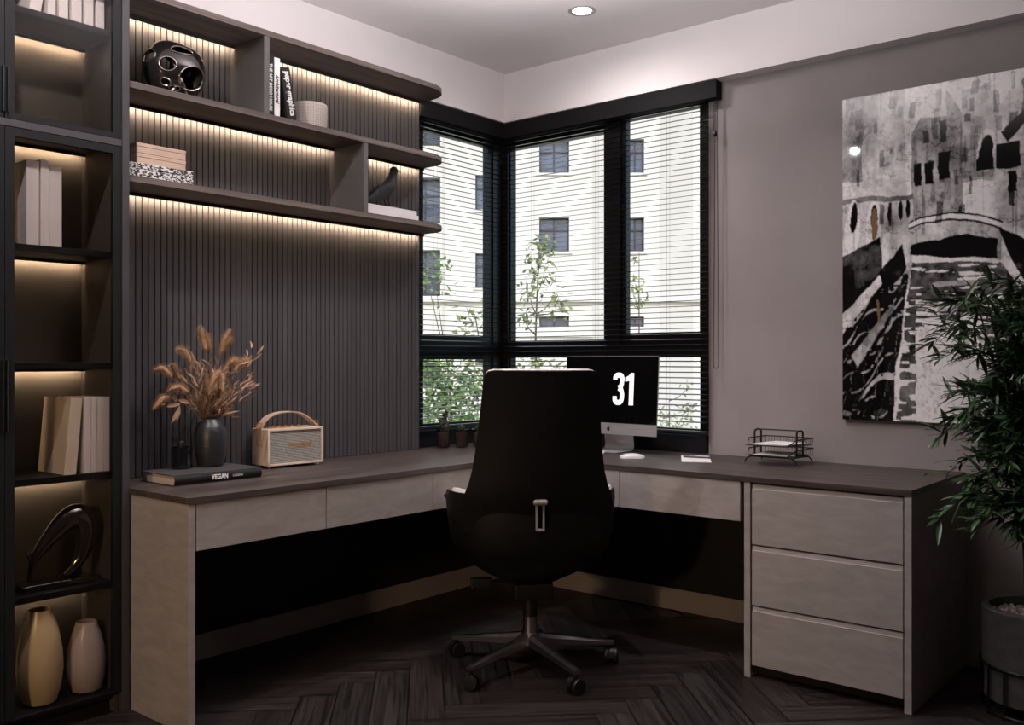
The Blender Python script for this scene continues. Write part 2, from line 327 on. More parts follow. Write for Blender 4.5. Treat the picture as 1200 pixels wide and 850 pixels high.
# ------------------------------------------------------------------ room shell
H = 2.72; X1 = 5.2; Y1 = -5.7; SOF = 2.46
def shell():
    # herringbone floor: one mesh, a face per plank
    W, L = 0.125, 0.625; c45 = math.cos(R(45)); gap = 0.0024
    verts, faces, cols, uvs = [], [], [], []
    verts += [(-0.15, Y1, -0.004), (X1, Y1, -0.004), (X1, 0.15, -0.004), (-0.15, 0.15, -0.004)]
    faces.append((0, 1, 2, 3)); cols.append((0.002, 0.002, 0.002)); uvs.append([(0, 0)] * 4)
    k = int(L / W)
    def plank(x0, y0, x1, y1, hor):
        P = [(x0 + gap, y0 + gap), (x1 - gap, y0 + gap), (x1 - gap, y1 - gap), (x0 + gap, y1 - gap)]
        Q = []
        for x, y in P:
            X = (x - y) * c45 + ox; Y = (x + y) * c45 + oy; Q.append((X, Y))
        if all(q[0] < 0 for q in Q) or all(q[0] > X1 for q in Q) or all(q[1] > 0 for q in Q) or all(q[1] < Y1 for q in Q): return
        Q = [(min(max(X, -0.14), X1), min(max(Y, Y1), 0.14)) for X, Y in Q]
        b = len(verts); verts.extend([(X, Y, 0.0) for X, Y in Q]); faces.append((b, b + 1, b + 2, b + 3))
        s = rnd.uniform(0.62, 1.25); w = rnd.uniform(-0.004, 0.004)
        cols.append((0.0235 * s + w * .5, 0.0185 * s, 0.0185 * s)); u0 = rnd.uniform(0, 50); v0 = rnd.uniform(0, 50)
        if hor: uvs.append([(u0, v0), (u0 + L, v0), (u0 + L, v0 + W), (u0, v0 + W)])
        else: uvs.append([(u0, v0), (u0, v0 + W), (u0 + L, v0 + W), (u0 + L, v0)])
    ox, oy = 1.228 - 0.05, -1.506
    for i in range(-40, 41):
        for j in range(-12, 13):
            # staircase herringbone lattice
            bx_ = i * W + j * 2 * L * 0.5 - 0; by_ = i * W - j * 2 * L * 0.5
            plank(bx_, by_, bx_ + L, by_ + W, True)
            plank(bx_ - 0, by_ + W, bx_ + W, by_ + W + L, False)
    me = bpy.data.meshes.new('floor'); me.from_pydata(verts, [], faces)
    ca = me.color_attributes.new('Col', 'FLOAT_COLOR', 'CORNER'); uvl = me.uv_layers.new(name='UVMap'); li = 0
    for f, c, u in zip(me.polygons, cols, uvs):
        for q in range(4):
            ca.data[f.loop_start + q].color = (*c, 1); uvl.data[f.loop_start + q].uv = u[q]
    me.materials.append(vcol_mat('herringbone_oak', 0.42, grain=True, spec=0.28))
    o = bpy.data.objects.new('floor', me); COL.objects.link(o); struct(o)
    def w(name, m, boxes):
        bm = BM()
        for b in boxes: box(bm, *b)
        return struct(obj(name, bm, m))
    w('ceiling', M['white'], [(-0.15, X1 + 0.15, Y1 - 0.15, 0.15, H, H + 0.12)])
    w('wall_left', M['wall'], [(-0.15, 0, Y1, -0.70, 0, H), (-0.15, 0, -0.70, 0.15, 0, 0.75), (-0.15, 0, -0.70, 0.15, 2.42, H)])
    w('wall_right', M['wall'], [(1.25, X1, 0, 0.15, 0, H), (0, 1.25, 0, 0.15, 0, 0.75), (0, 1.25, 0, 0.15, 2.42, H)])
    w('wall_back', M['wall'], [(-0.15, X1 + 0.15, Y1 - 0.15, Y1, 0, H)])
    w('wall_side', M['wall'], [(X1, X1 + 0.15, Y1, 0.15, 0, H)])
    w('trim_1', M['white'], [(0.0, 0.075, Y1, -0.075, SOF, H)])
    w('trim_2', M['white'], [(0.0, X1, -0.075, 0.0, SOF, H)])
    w('baseboard_left', M['skirt'], [(0, 0.014, -2.285, 0, 0, 0.10)])
    w('baseboard_right', M['skirt'], [(0.014, 1.75, -0.014, 0, 0, 0.10)])
shell()

# windows -------------------------------------------------------------------
def windows():
    fr = M['frame']
    w1 = thing('window_1', 'black framed window in the left wall beside the slatted panel', 'window'); w1['kind'] = 'structure'
    bm = BM()
    box(bm, -0.09, -0.03, -0.046, 0.10, 0.75, 2.42); box(bm, -0.09, 0.01, 0.03, 0.10, 0.75, 2.42)      # corner post
    box(bm, -0.09, -0.03, -0.70, -0.60, 0.75, 2.42); box(bm, -0.09, -0.03, -0.60, -0.046, 0.75, 0.84)
    box(bm, -0.09, -0.03, -0.60, -0.046, 2.37, 2.42); box(bm, -0.09, -0.03, -0.60, -0.046, 1.212, 1.265)
    obj('window_frame', bm, fr, w1)
    for z0, z1 in ((0.84, 1.212), (1.265, 2.37)):
        bm = BM(); y0, y1 = -0.60, -0.046; t = 0.024 if z0 < 1 else 0.04; tb = 0.022 if z0 < 1 else 0.052
        box(bm, -0.075, -0.04, y0, y0 + 0.026, z0, z1); box(bm, -0.075, -0.04, y1 - 0.036, y1, z0, z1)
        box(bm, -0.075, -0.04, y0 + .026, y1 - .036, z0, z0 + tb); box(bm, -0.075, -0.04, y0 + .026, y1 - .036, z1 - 0.024, z1)
        s = obj('window_sash', bm, fr, w1)
        bm = BM(); box(bm, -0.060, -0.056, y0 + 0.026, y1 - 0.036, z0 + tb, z1 - 0.024); obj('pane', bm, M['glass'], s)
    bxo('window_sill', fr, w1, -0.03, 0.02, -0.70, -0.02, 0.751, 0.832)
    w2 = thing('window_2', 'wide black framed window in the right wall behind the computer', 'window'); w2['kind'] = 'structure'
    bm = BM()
    box(bm, 1.205, 1.25, 0.03, 0.09, 0.75, 2.42); box(bm, 0.655, 0.745, 0.03, 0.09, 0.75, 2.42)
    box(bm, 0.01, 0.655, 0.03, 0.09, 0.75, 0.84); box(bm, 0.745, 1.205, 0.03, 0.09, 0.75, 0.84)
    box(bm, 0.01, 0.655, 0.03, 0.09, 2.37, 2.42); box(bm, 0.745, 1.205, 0.03, 0.09, 2.40, 2.42)
    box(bm, 0.01, 0.655, 0.03, 0.09, 1.207, 1.27); box(bm, 0.745, 1.205, 0.03, 0.09, 1.207, 1.265)
    obj('window_frame', bm, fr, w2)
    for x0, x1, z0, z1, t, a, b in ((0.01, 0.655, 0.84, 1.207, .02, .02, .01), (0.01, 0.655, 1.27, 2.37, .02, .02, .025),
                              (0.745, 1.205, 0.84, 1.207, .024, .018, .01), (0.745, 1.205, 1.265, 2.40, .026, .055, .02)):
        bm = BM(); q = .008 if x0 < .5 else t
        box(bm, x0, x0 + q, 0.045, 0.08, z0, z1); box(bm, x1 - t, x1, 0.045, 0.08, z0, z1)
        box(bm, x0 + q, x1 - t, 0.045, 0.08, z0, z0 + a); box(bm, x0 + q, x1 - t, 0.045, 0.08, z1 - b, z1)
        s = obj('window_sash', bm, fr, w2)
        bm = BM(); box(bm, x0 + q, x1 - t, 0.060, 0.064, z0 + a, z1 - b); obj('pane', bm, M['glass'], s)
    bxo('window_sill', fr, w2, 0.02, 1.245, -0.02, 0.03, 0.751, 0.832)
windows()

# venetian blinds -----------------------------------------------------------
def blinds():
    def mk(label, ax, a0, a1, c, head):
        t = thing('venetian_blind', label, 'blind', (0, 0, 0), 0, 'venetian blinds in the corner window')
        def b(name, m, a_0, a_1, c0, c1, z0, z1, **k):
            bm = BM()
            if ax == 'x': box(bm, a_0, a_1, c0, c1, z0, z1, **k)
            else: box(bm, c0, c1, a_0, a_1, z0, z1, **k)
            return obj(name, bm, m, t)
        s = 1 if ax == 'y' else -1       # direction into the room
        lo, hi = sorted((c - s * 0.024, c + s * 0.03))
        b('headrail', M['rail_matt'], head[0], head[1], lo, hi, 2.376, 2.457, bev=0.002)
        bm = BM(); z = 2.362; tl = math.tan(R(8.5))
        while z > 0.875:
            # shallow curved slat, inner edge lower
            for i in range(4):
                pass
            rows = []
            for e in (a0, a1):
                row = []
                for i in range(5):
                    q = (i / 4 - 0.5) * 0.025; zz = z - s * 0 - (q) * tl + 0.0011 * (1 - (2 * i / 4 - 1) ** 2)
                    row.append(((e, c + s * q, zz) if ax == 'x' else (c + s * q, e, zz)))
                rows.append(row)
            V = surf(bm, rows)
            low = [[(p[0], p[1], p[2] - 0.0016) for p in r] for r in rows]
            surf(bm, low)
            z -= 0.0257
        obj('slats', bm, M['blind'], t, smooth=True)
        b('bottom_rail', M['blind'], a0, a1, c - 0.013, c + 0.013, 0.842, 0.856, bev=0.002)
        n = 3 if ax == 'x' else 2
        for i in range(n):
            a = a0 + (a1 - a0) * ((i + 0.5) / n if ax == 'x' else (0.2, 0.8)[i])
            bm = BM()
            for q in (-0.0135, 0.0135):
                p = (a, c + q) if ax == 'x' else (c + q, a)
                tube(bm, [(*p, 2.378), (*p, 0.856)], 0.0006, 4)
            obj('ladder_cord', bm, M['cord'], t)
        return t
    mk('black venetian blind on the narrow left window beside the slatted panel', 'y', -0.685, -0.068, 0.035, (-0.70, -0.064))
    t = mk('wide black venetian blind on the right window behind the computer', 'x', 0.03, 1.262, -0.035, (0.006, 1.322))
    bm = BM()
    for dx in (-0.008, 0.008):
        x = 1.308 + dx; z = 2.37
        while z > 1.16:
            w = 0.5 + 0.5 * math.sin(z * 3.1); ball(bm, (1.306 + dx * (0.5 + 0.9 * (2.37 - z)), -0.036, z), 0.0031, 6); z -= 0.0072
    for i in range(9):
        a = math.pi * i / 8; ball(bm, (1.306 - 0.0127 * math.cos(a), -0.036, 1.16 - 0.013 * math.sin(a)), 0.0024, 6)
    obj('bead_chain', bm, M['cord'], t)
    bm = BM(); tube(bm, [(1.297, -0.045, 2.38), (1.299, -0.045, 2.23)], 0.0018, 6); obj('pull_cord', bm, M['cord'], t)
    bm = BM(); ball(bm, (1.303, -0.042, 2.218), 0.013, 12, (0.9, 0.8, 1.25)); obj('cord_stop', bm, M['plastic'], t, smooth=True)
blinds()

# slatted wall panel and shelves --------------------------------------------
YA0, YA1 = -2.308, -0.70
def slatwall():
    t = thing('slatted_wall_panel', 'dark grey vertical slatted panel covering the wall above the desk', 'wall panel', (0, YA0, 0.752))
    bm = BM(); box(bm, 0.001, 0.046, YA0, YA1, 0.752, 2.436); obj('backing_board', bm, M['groove'], t, world=True)
    bm = BM(); n = 64; p = (YA1 - YA0) / n
    for i in range(n): box(bm, 0.046, 0.060, YA0 + i * p + 0.0022, YA0 + (i + 1) * p - 0.0022, 0.752, 2.436)
    obj('slats', bm, M['slat'], t, world=True)
slatwall()
SH = [2.458, 2.136, 1.816]
def wallshelves():
    t = thing('wall_shelf', 'three tier dark oak wall shelf with rounded ends and warm light strips over the desk', 'shelf', (0.061, YA0, 1.79))
    for k, z in enumerate(SH):
        r = 0.13; poly = [(0.061, YA0), (0.29, YA0), (0.29, YA1 - r * 1.1)]
        for i in range(1, 9):
            a = math.pi / 2 * i / 8; poly.append((0.29 - r + r * math.cos(a), YA1 - r * 1.1 + r * 1.1 * math.sin(a) ** 1.0))
        poly += [(0.061, YA1)]
        bm = BM(); prism(bm, poly, z - 0.022, z); s = obj('shelf_board', bm, M['shelf'], t, world=True)
        dv = (-1.745, -1.242, 9)[k]
        if dv < 0:
            bxo('divider', M['divider'], t, 0.061, 0.287, dv - 0.0125, dv + 0.0125, SH[k + 1], z - 0.022, bev=0.001)
        segs = [(YA0, dv - 0.013), (dv + 0.013, YA1)] if dv < 0 else [(YA0, YA1)]
        for y0, y1 in segs:
            zz = z - 0.022
            bm = BM(); box(bm, 0.0885, 0.095, y0 + .002, y1 - .002, zz - 0.012, zz); st = obj('light_strip', bm, M['groove'], t, world=True)
            bm = BM(); vs = [bm.verts.new(Vector(p) - t.location) for p in ((0.0860, y0 + .004, zz - .0005), (0.0860, y1 - .004, zz - .0005), (0.0882, y1 - .004, zz - .0115), (0.0882, y0 + .004, zz - .0115))]
            bm.faces.new(vs); e = obj('diffuser', bm, M['led'], st)
wallshelves()

# desk -----------------------------------------------------------------------
def desk():
    t = thing('corner_desk', 'large L-shaped corner desk with dark oak top and concrete grey drawers under the window', 'desk', (0, -2.31, 0))
    bm = BM(); prism(bm, [(0.002, -2.308), (0.665, -2.308), (0.665, -0.67), (0.002, -0.67)], 0.73, 0.75); obj('worktop', bm, M['topA'], t, world=True)
    bm = BM(); prism(bm, [(0.002, -0.67), (2.354, -0.67), (2.354, -0.002), (0.002, -0.002)], 0.73, 0.75); obj('worktop', bm, M['topB'], t, world=True)
    bxo('end_panel', M['concA'], t, 0.302, 0.662, -2.306, -2.282, 0, 0.73)
    bxo('back_panel', M['black_panel'], t, 0.001, 0.012, -2.28, -0.015, 0.101, 0.73)
    bxo('back_panel', M['black_panel'], t, 0.014, 1.748, -0.012, -0.001, 0.101, 0.73)
    bm = BM(); box(bm, 0.25, 0.632, -2.28, -0.64, 0.594, 0.73); box(bm, 0.632, 1.748, -0.640, -0.25, 0.594, 0.73); obj('drawer_housing', bm, M['black_panel'], t, world=True)
    def dr(x0, x1, y0, y1):
        bxo('drawer', M['concA'], t, x0, x1, y0, y1, 0.578, 0.7285, bev=0.001)
    ys = [-2.279, -1.758, -1.214, -0.655]
    for a, b in zip(ys, ys[1:]): dr(0.634, 0.660, a + 0.0016, b - 0.0016)
    xs = [0.662, 1.196, 1.736]
    for a, b in zip(xs, xs[1:]): dr(a + 0.0016, b - 0.0016, -0.666, -0.642)
    p = thing('drawer_cabinet', 'concrete grey three drawer cabinet under the right end of the desk', 'cabinet', (1.75, -0.67, 0))
    bxo('side_panel', M['concA'], p, 1.750, 1.775, -0.667, -0.003, 0, 0.7295); bxo('side_panel', M['concA'], p, 2.329, 2.3535, -0.667, -0.003, 0, 0.7295)
    bm = BM(); box(bm, 1.776, 2.328, -0.635, -0.01, 0.05, 0.729); box(bm, 1.776, 2.328, -0.60, -0.58, 0, 0.05); obj('carcass', bm, M['black_panel'], p, world=True)
    for a, b in ((0.498, 0.706), (0.272, 0.476), (0.0475, 0.25)):
        d = bxo('drawer', M['concA'], p, 1.780, 2.3245, -0.664, -0.640, a, b, bev=0.0012)
        bm = BM(); box(bm, 1.781, 2.323, -0.660, -0.642, b, b + 0.016); o = obj('finger_pull', bm, M['skirt'], d); 
        bmesh_off = Vector(p.location)
        o.data.transform(Matrix.Translation(-bmesh_off))
desk()

# bookcase -------------------------------------------------------------------
BSH = [2.292, 1.549, 1.177, 0.81, 0.441, 0.074]    # tops of inner shelves
def bookcase():
    W = 0.745; yt = -2.336
    t = thing('bookcase', 'tall black glass-door bookcase with warm light strips beside the desk', 'bookcase', (0, yt, 0), 0, 'glass-door bookcases along the left wall')
    bm = BM(); box(bm, 0.03, 0.05, -W, 0, 0.05, 2.455); obj('back_panel', bm, M['case_in'], t)
    for y in (-0.020, -W):
        bm = BM(); box(bm, 0.0, 0.278, y + (0 if y < -.1 else 0.004), y + (0.016 if y < -.1 else 0.020), 0, 2.455); obj('side_panel', bm, M['case_in'], t)
    for z in BSH[:-1]:
        bm = BM(); box(bm, 0.05, 0.275, -W + .016, -0.016, z - 0.022, z, 0.001); obj('shelf_board', bm, M['case'], t)
    bm = BM(); box(bm, 0.03, 0.30, -W, 0, 1.905, 1.927); obj('middle_rail', bm, M['case_edge'], t)
    bm = BM(); box(bm, 0.05, 0.275, -W + .016, -0.016, 0.05, 0.074); box(bm, 0.03, 0.25, -W, 0, 0, 0.05); obj('plinth', bm, M['case'], t)
    bm = BM(); box(bm, 0.0, 0.30, -W, 0, 2.435, 2.457); obj('top_panel', bm, M['case'], t)
    for z in [2.27, 1.905, 1.527, 1.155, 0.788, 0.419]:
        bm = BM(); box(bm, 0.0775, 0.083, -W + .018, -0.018, z - 0.010, z); st = obj('light_strip', bm, M['groove'], t)
        bm = BM(); bm.faces.new([bm.verts.new(p) for p in ((0.0750, -W + .02, z - .0005), (0.0750, -.02, z - .0005), (0.0772, -.02, z - .0095), (0.0772, -W + .02, z - .0095))]); obj('diffuser', bm, M['led2'], st)
    for k, (y1, y0) in enumerate(((0.0, -0.371), (-0.373, -W))):
        for z0, z1 in ((0.07, 1.903), (1.929, 2.434)):
            bm = BM(); x0, x1 = 0.281, 0.298
            a = 0.028
            box(bm, x0, x1, y0, y0 + a, z0, z1); box(bm, x0, x1, y1 - a, y1, z0, z1)
            box(bm, x0, x1, y0 + a, y1 - a, z0, z0 + 0.006 if z0 < 1 else z0 + 0.018); box(bm, x0, x1, y0 + a, y1 - a, z1 - 0.026, z1)
            d = obj('door', bm, M['case'], t)
            bm = BM(); box(bm, 0.288, 0.291, y0 + a, y1 - a, z0 + 0.006, z1 - 0.026); obj('glass_pane', bm, M['door_glass'], d)
            hz = (0.965, 1.185) if z0 < 1 else (1.945, 2.085); hy = y0 + 0.003 if k == 0 else y1 - 0.009
            bm = BM(); box(bm, x1, x1 + 0.012, hy, hy + 0.006, *hz, 0.001); obj('handle', bm, M['frame'], d)
    for i in range(1, 4):
        dup(t, (0, yt - 0.748 * i, 0), 0, ['', 'glass-door bookcase left of the first, only its lit edge in frame', 'third glass-door bookcase along the left wall, seen mirrored in the picture', 'farthest glass-door bookcase along the left wall, seen mirrored in the picture'][i])
    e = bxo('bookcase_end_panel', M['case_edge'], None, 0.0, 0.303, -2.334, -2.3095, 0, 2.457, bev=0.001)
    tag(e, 'tall dark grey upright panel between the bookcase and the desk', 'panel')
bookcase()

# books ----------------------------------------------------------------------
def book(label, m, loc, T, Hh, D, lean=0.0, rotz=0.0, group=None, pages=True, cov=None):
    """upright book: spine faces +x, thickness along y, origin at the bottom front near edge; lean tilts its top along y"""
    t = thing('book', label, 'book', loc, rotz, group)
    A = Matrix.Rotation(-lean, 4, 'X')
    bm = BM(); c = 0.0025
    box(bm, -D, 0, 0, c, 0, Hh, 0.0006); box(bm, -D, 0, T - c, T, 0, Hh, 0.0006); box(bm, -c, 0.0012, 0.0005, T - 0.0005, 0, Hh, 0.001)
    obj('cover', bm, cov or m, t, mtx=A)
    bm = BM(); box(bm, -D + 0.004, -c, c, T - c, 0.003, Hh - 0.003); obj('pages', bm, M['pages'] if pages else m, t, mtx=A)
    return t
def spine_text(t, s, size, xs, off, m, T, Hh, up, lean=0.0, z=None, sh=0.0, pos=0.5):
    A = Matrix.Rotation(-lean, 4, 'X')
    o = text('spine_lettering', s, size, (0, 0, -1), (0, 1, 0), (0.0016, T * pos, (z if z is not None else Hh * 0.5)), m, t, xs=xs, off=off, world=False, shear=sh)
    o.data.transform(A); return o
gb = 'books beside the divider on the top wall shelf'
Z1 = SH[1] + 0.0005
b = book('black art book standing against the divider, white capital letters on its spine', M['book_black'], (0.268, -1.7315, Z1), 0.033, 0.242, 0.19, group=gb)
spine_text(b, 'THE ART DECO HOUSE', 0.019, 0.92, 0.0006, M['ink_white'], 0.033, 0.242, 0, z=0.112)
b = book('white book with black script, between two black books on the top shelf', M['ink_white'], (0.268, -1.6975, Z1), 0.027, 0.234, 0.18, group=gb)
spine_text(b, 'Architectural', 0.024, 0.85, 0.0006, M['ink_black'], 0.027, 0.234, 0, z=0.112, sh=0.3)
ln = R(10.0)
b = book('leaning black book with large white lower-case lettering, next to the textured pot', M['book_black'], (0.268, -1.6685, Z1), 0.045, 0.205, 0.17, lean=-ln, group=gb)
b.location.y = -1.634
spine_text(b, 'paper graphics', 0.036, 0.82, 0.0012, M['ink_white'], 0.045, 0.205, 0, lean=-ln, z=0.103, pos=0.62)

# top compartment of bookcase
gt = 'pale books in the top compartment of the bookcase'
zt = BSH[0] + 0.0005
book('leaning white book with beige side at left of the row, top bookcase compartment', M['book_white'], (0.255, -2.618, zt), 0.036, 0.13, 0.18, lean=R(8), group=gt, pages=False)
y = -2.560
for w, lb in ((0.026, 'broad pale grey book, the first upright one beside the leaning book in the top compartment'), (0.030, 'thick white upright book second from the leaning one, top compartment'), (0.034, 'thickest white book in the middle of the top compartment row'), (0.030, 'white upright book second from the right end, top compartment'), (0.027, 'slim white book at the right end of the top compartment row')):
    book(lb, M['book_white'], (0.255, y, zt), w, 0.128, 0.17, group=gt, pages=False); y += w + 0.010
gm = 'white books on the upper lit shelf of the bookcase'
zb = BSH[1] + 0.0005
book('thick white book, leftmost of three on the upper lit bookcase shelf', M['book_white'], (0.240, -2.6200, zb), 0.040, 0.272, 0.16, group=gm)
book('thin tallest white book between two thicker ones on the upper bookcase shelf', M['book_white'], (0.244, -2.5775, zb), 0.026, 0.279, 0.16, group=gm)
book('white book, rightmost of three on the upper lit bookcase shelf', M['book_white'], (0.240, -2.5490, zb), 0.041, 0.264, 0.16, group=gm)
gd = 'books on the lower lit shelf of the bookcase'
zd = BSH[3] + 0.0005
book('leaning book with beige cover facing out on the lower lit bookcase shelf', M['book_white'], (0.262, -2.5120, zd), 0.040, 0.252, 0.19, lean=R(5), group=gd, cov=M['book_beige'])
y = -2.445
for w, lb in ((0.026, 'grey-white book directly right of the leaning beige one, lower bookcase shelf'), (0.020, 'thin grey-white book second right of the leaning beige one'), (0.022, 'thin grey-white book second from the right end, lower bookcase shelf'), (0.022, 'grey-white book at the right end touching the bookcase side, lower shelf')):
    book(lb, M['book_white'], (0.258, y, zd), w - 0.001, 0.250, 0.19, group=gd); y += w
book('white book at the edge of the frame behind the door stile, lower bookcase shelf', M['book_white'], (0.25, -2.79, zd), 0.04, 0.235, 0.17)

# boxes on shelf three ---------------------------------------------------------
def flatbox(name, label, cat, m, x0, x1, y0, y1, z0, z1, seam=None, group=None):
    t = thing(name, label, cat, (x0, y0, z0), 0, group)
    hz = z0 + (z1 - z0) * 0.62
    bxo('base', m, t, x0 + 0.001, x1 - 0.001, y0 + 0.001, y1 - 0.001, z0, hz, bev=0.001)
    bxo('lid', m, t, x0, x1, y0, y1, hz + 0.0004, z1, bev=0.0012); return t
flatbox('storage_box', 'black and white printed storage box under the beige boxes on the lowest wall shelf', 'box', M['mosaic'], 0.10, 0.262, -2.300, -2.044, SH[2] + .0005, SH[2] + 0.052)
for k, (z0, lb) in enumerate(((SH[2] + 0.0530, 'beige box lying directly on the black and white box'), (SH[2] + 0.0895, 'beige box on top of the stack above the black and white box'))):
    flatbox('cigar_box', lb, 'box', M['cork'], 0.115, 0.252, -2.258, -2.068, z0, z0 + 0.0355, group='stacked beige boxes')

# textured pot on top shelf
def texpot():
    t = thing('planter_pot', 'small beige dotted textured pot on the upper wall shelf', 'pot', (0.17, -1.452, Z1))
    m, nt, b = newmat('dotted_beige'); tc = nt.nodes.new('ShaderNodeTexCoord')
    bm = BM(); lathe(bm, [(0.070, 0), (0.074, 0.004), (0.076, 0.06), (0.076, 0.104), (0.074, 0.112), (0.068, 0.1125), (0.066, 0.1), (0.064, 0.02)], 48); 
    obj('body', bm, mat('beige_ceramic', (0.42, 0.37, 0.33), (0.47, 0.42, 0.37), (10, 10, 10), rough=0.7), t, smooth=True)
    bm = BM()
    for j in range(11):
        for i in range(44):
            a = 2 * math.pi * (i + 0.0) / 44; z = 0.012 + j * 0.0088; r = 0.0755
            if math.cos(a) < -0.35: continue
            ball(bm, (r * math.cos(a), r * math.sin(a), z), 0.0020, 5)
    obj('dots', bm, mat('dark_dots', (0.12, 0.10, 0.085), None, rough=0.8), t)
texpot()

# mask sculpture ---------------------------------------------------------------
def mask():
    t = thing('mask_sculpture', 'glossy dark metal mask sculpture with round openings on the upper wall shelf', 'sculpture', (0.165, -2.062, Z1))
    Rr = 0.108; cz = 0.112
    dv = Vector((0.84, -0.49, -0.24)).normalized(); rt = Vector((0.50, 0.866, 0)); up = rt.cross(-dv).normalized(); up = up if up.z > 0 else -up
    def dr(a, b): return tuple(dv * math.sqrt(max(0.02, 1 - a * a - b * b)) + rt * a + up * b)
    holes = [(dr(-.14, .20), .27, .24), (dr(.62, -.25), .46, .44), (dr(-.74, .40), .30, .24), (dr(.30, .70), .34, .17), (dr(-.22, -.42), .16, .14), (dr(.05, -.62), .18, .14), ((-0.7, -0.2, 0.3), 0.5, 0.4)]
    bm = BM(); bmesh.ops.create_uvsphere(bm, u_segments=96, v_segments=64, radius=1)
    hs = []
    for c, a, b in holes:
        c = Vector(c).normalized(); s = Vector((0, 0, 1)).cross(c).normalized(); u = c.cross(s); hs.append((c, s, u, a, b))
    dele = []
    for f in bm.faces:
        p = f.calc_center_median().normalized()
        for c, s, u, a, b in hs:
            if p.dot(c) > 0 and (p.dot(s) / a) ** 2 + (p.dot(u) / b) ** 2 < 1: dele.append(f); break
    bmesh.ops.delete(bm, geom=dele, context='FACES')
    S = (0.92, 1.12, 0.98)
    for v in bm.verts:
        p = v.co.copy(); k = 1 + 0.05 * math.sin(4 * p.y + 1) * math.cos(3 * p.z) - 0.10 * max(0, -p.z) ** 2
        v.co = Vector((p.x * S[0], p.y * S[1], p.z * S[2])) * Rr * k + Vector((0, 0, cz))
        if v.co.z < 0.002: v.co.z = 0.002
    solid(bm, 0.004)
    obj('shell', bm, M['mask'], t, smooth=True)
    for i, (c, s, u, a, b) in enumerate(hs[:6]):
        pts = []
        for k in range(40):
            th = 2 * math.pi * k / 40; q = s * a * math.cos(th) + u * b * math.sin(th); q = (q + c * math.sqrt(max(0.02, 1 - q.length_squared)))
            kk = 1 + 0.05 * math.sin(4 * q.y + 1) * math.cos(3 * q.z) - 0.10 * max(0, -q.z) ** 2
            w = Vector((q.x * S[0], q.y * S[1], q.z * S[2])) * Rr * kk * 1.005 + Vector((0, 0, cz)); w.z = max(w.z, 0.003); pts.append(w)
        bm = BM(); tube(bm, pts, 0.0028, 8, closed=True); obj('rim', bm, M['mask_rim'], t, smooth=True)
    bm = BM(); tube(bm, [(0.02, -0.02, 0.14), (0.045, 0.0, 0.07), (0.04, 0.03, 0.012)], [0.004, 0.008, 0.004], 8, sm=5); tube(bm, [(0.045, 0.0, 0.07), (0.05, -0.035, 0.03), (0.055, -0.05, 0.012)], [0.006, 0.007, 0.004], 8, sm=5)
    obj('inner_strut', bm, M['mask_rim'], t, smooth=True)
mask()

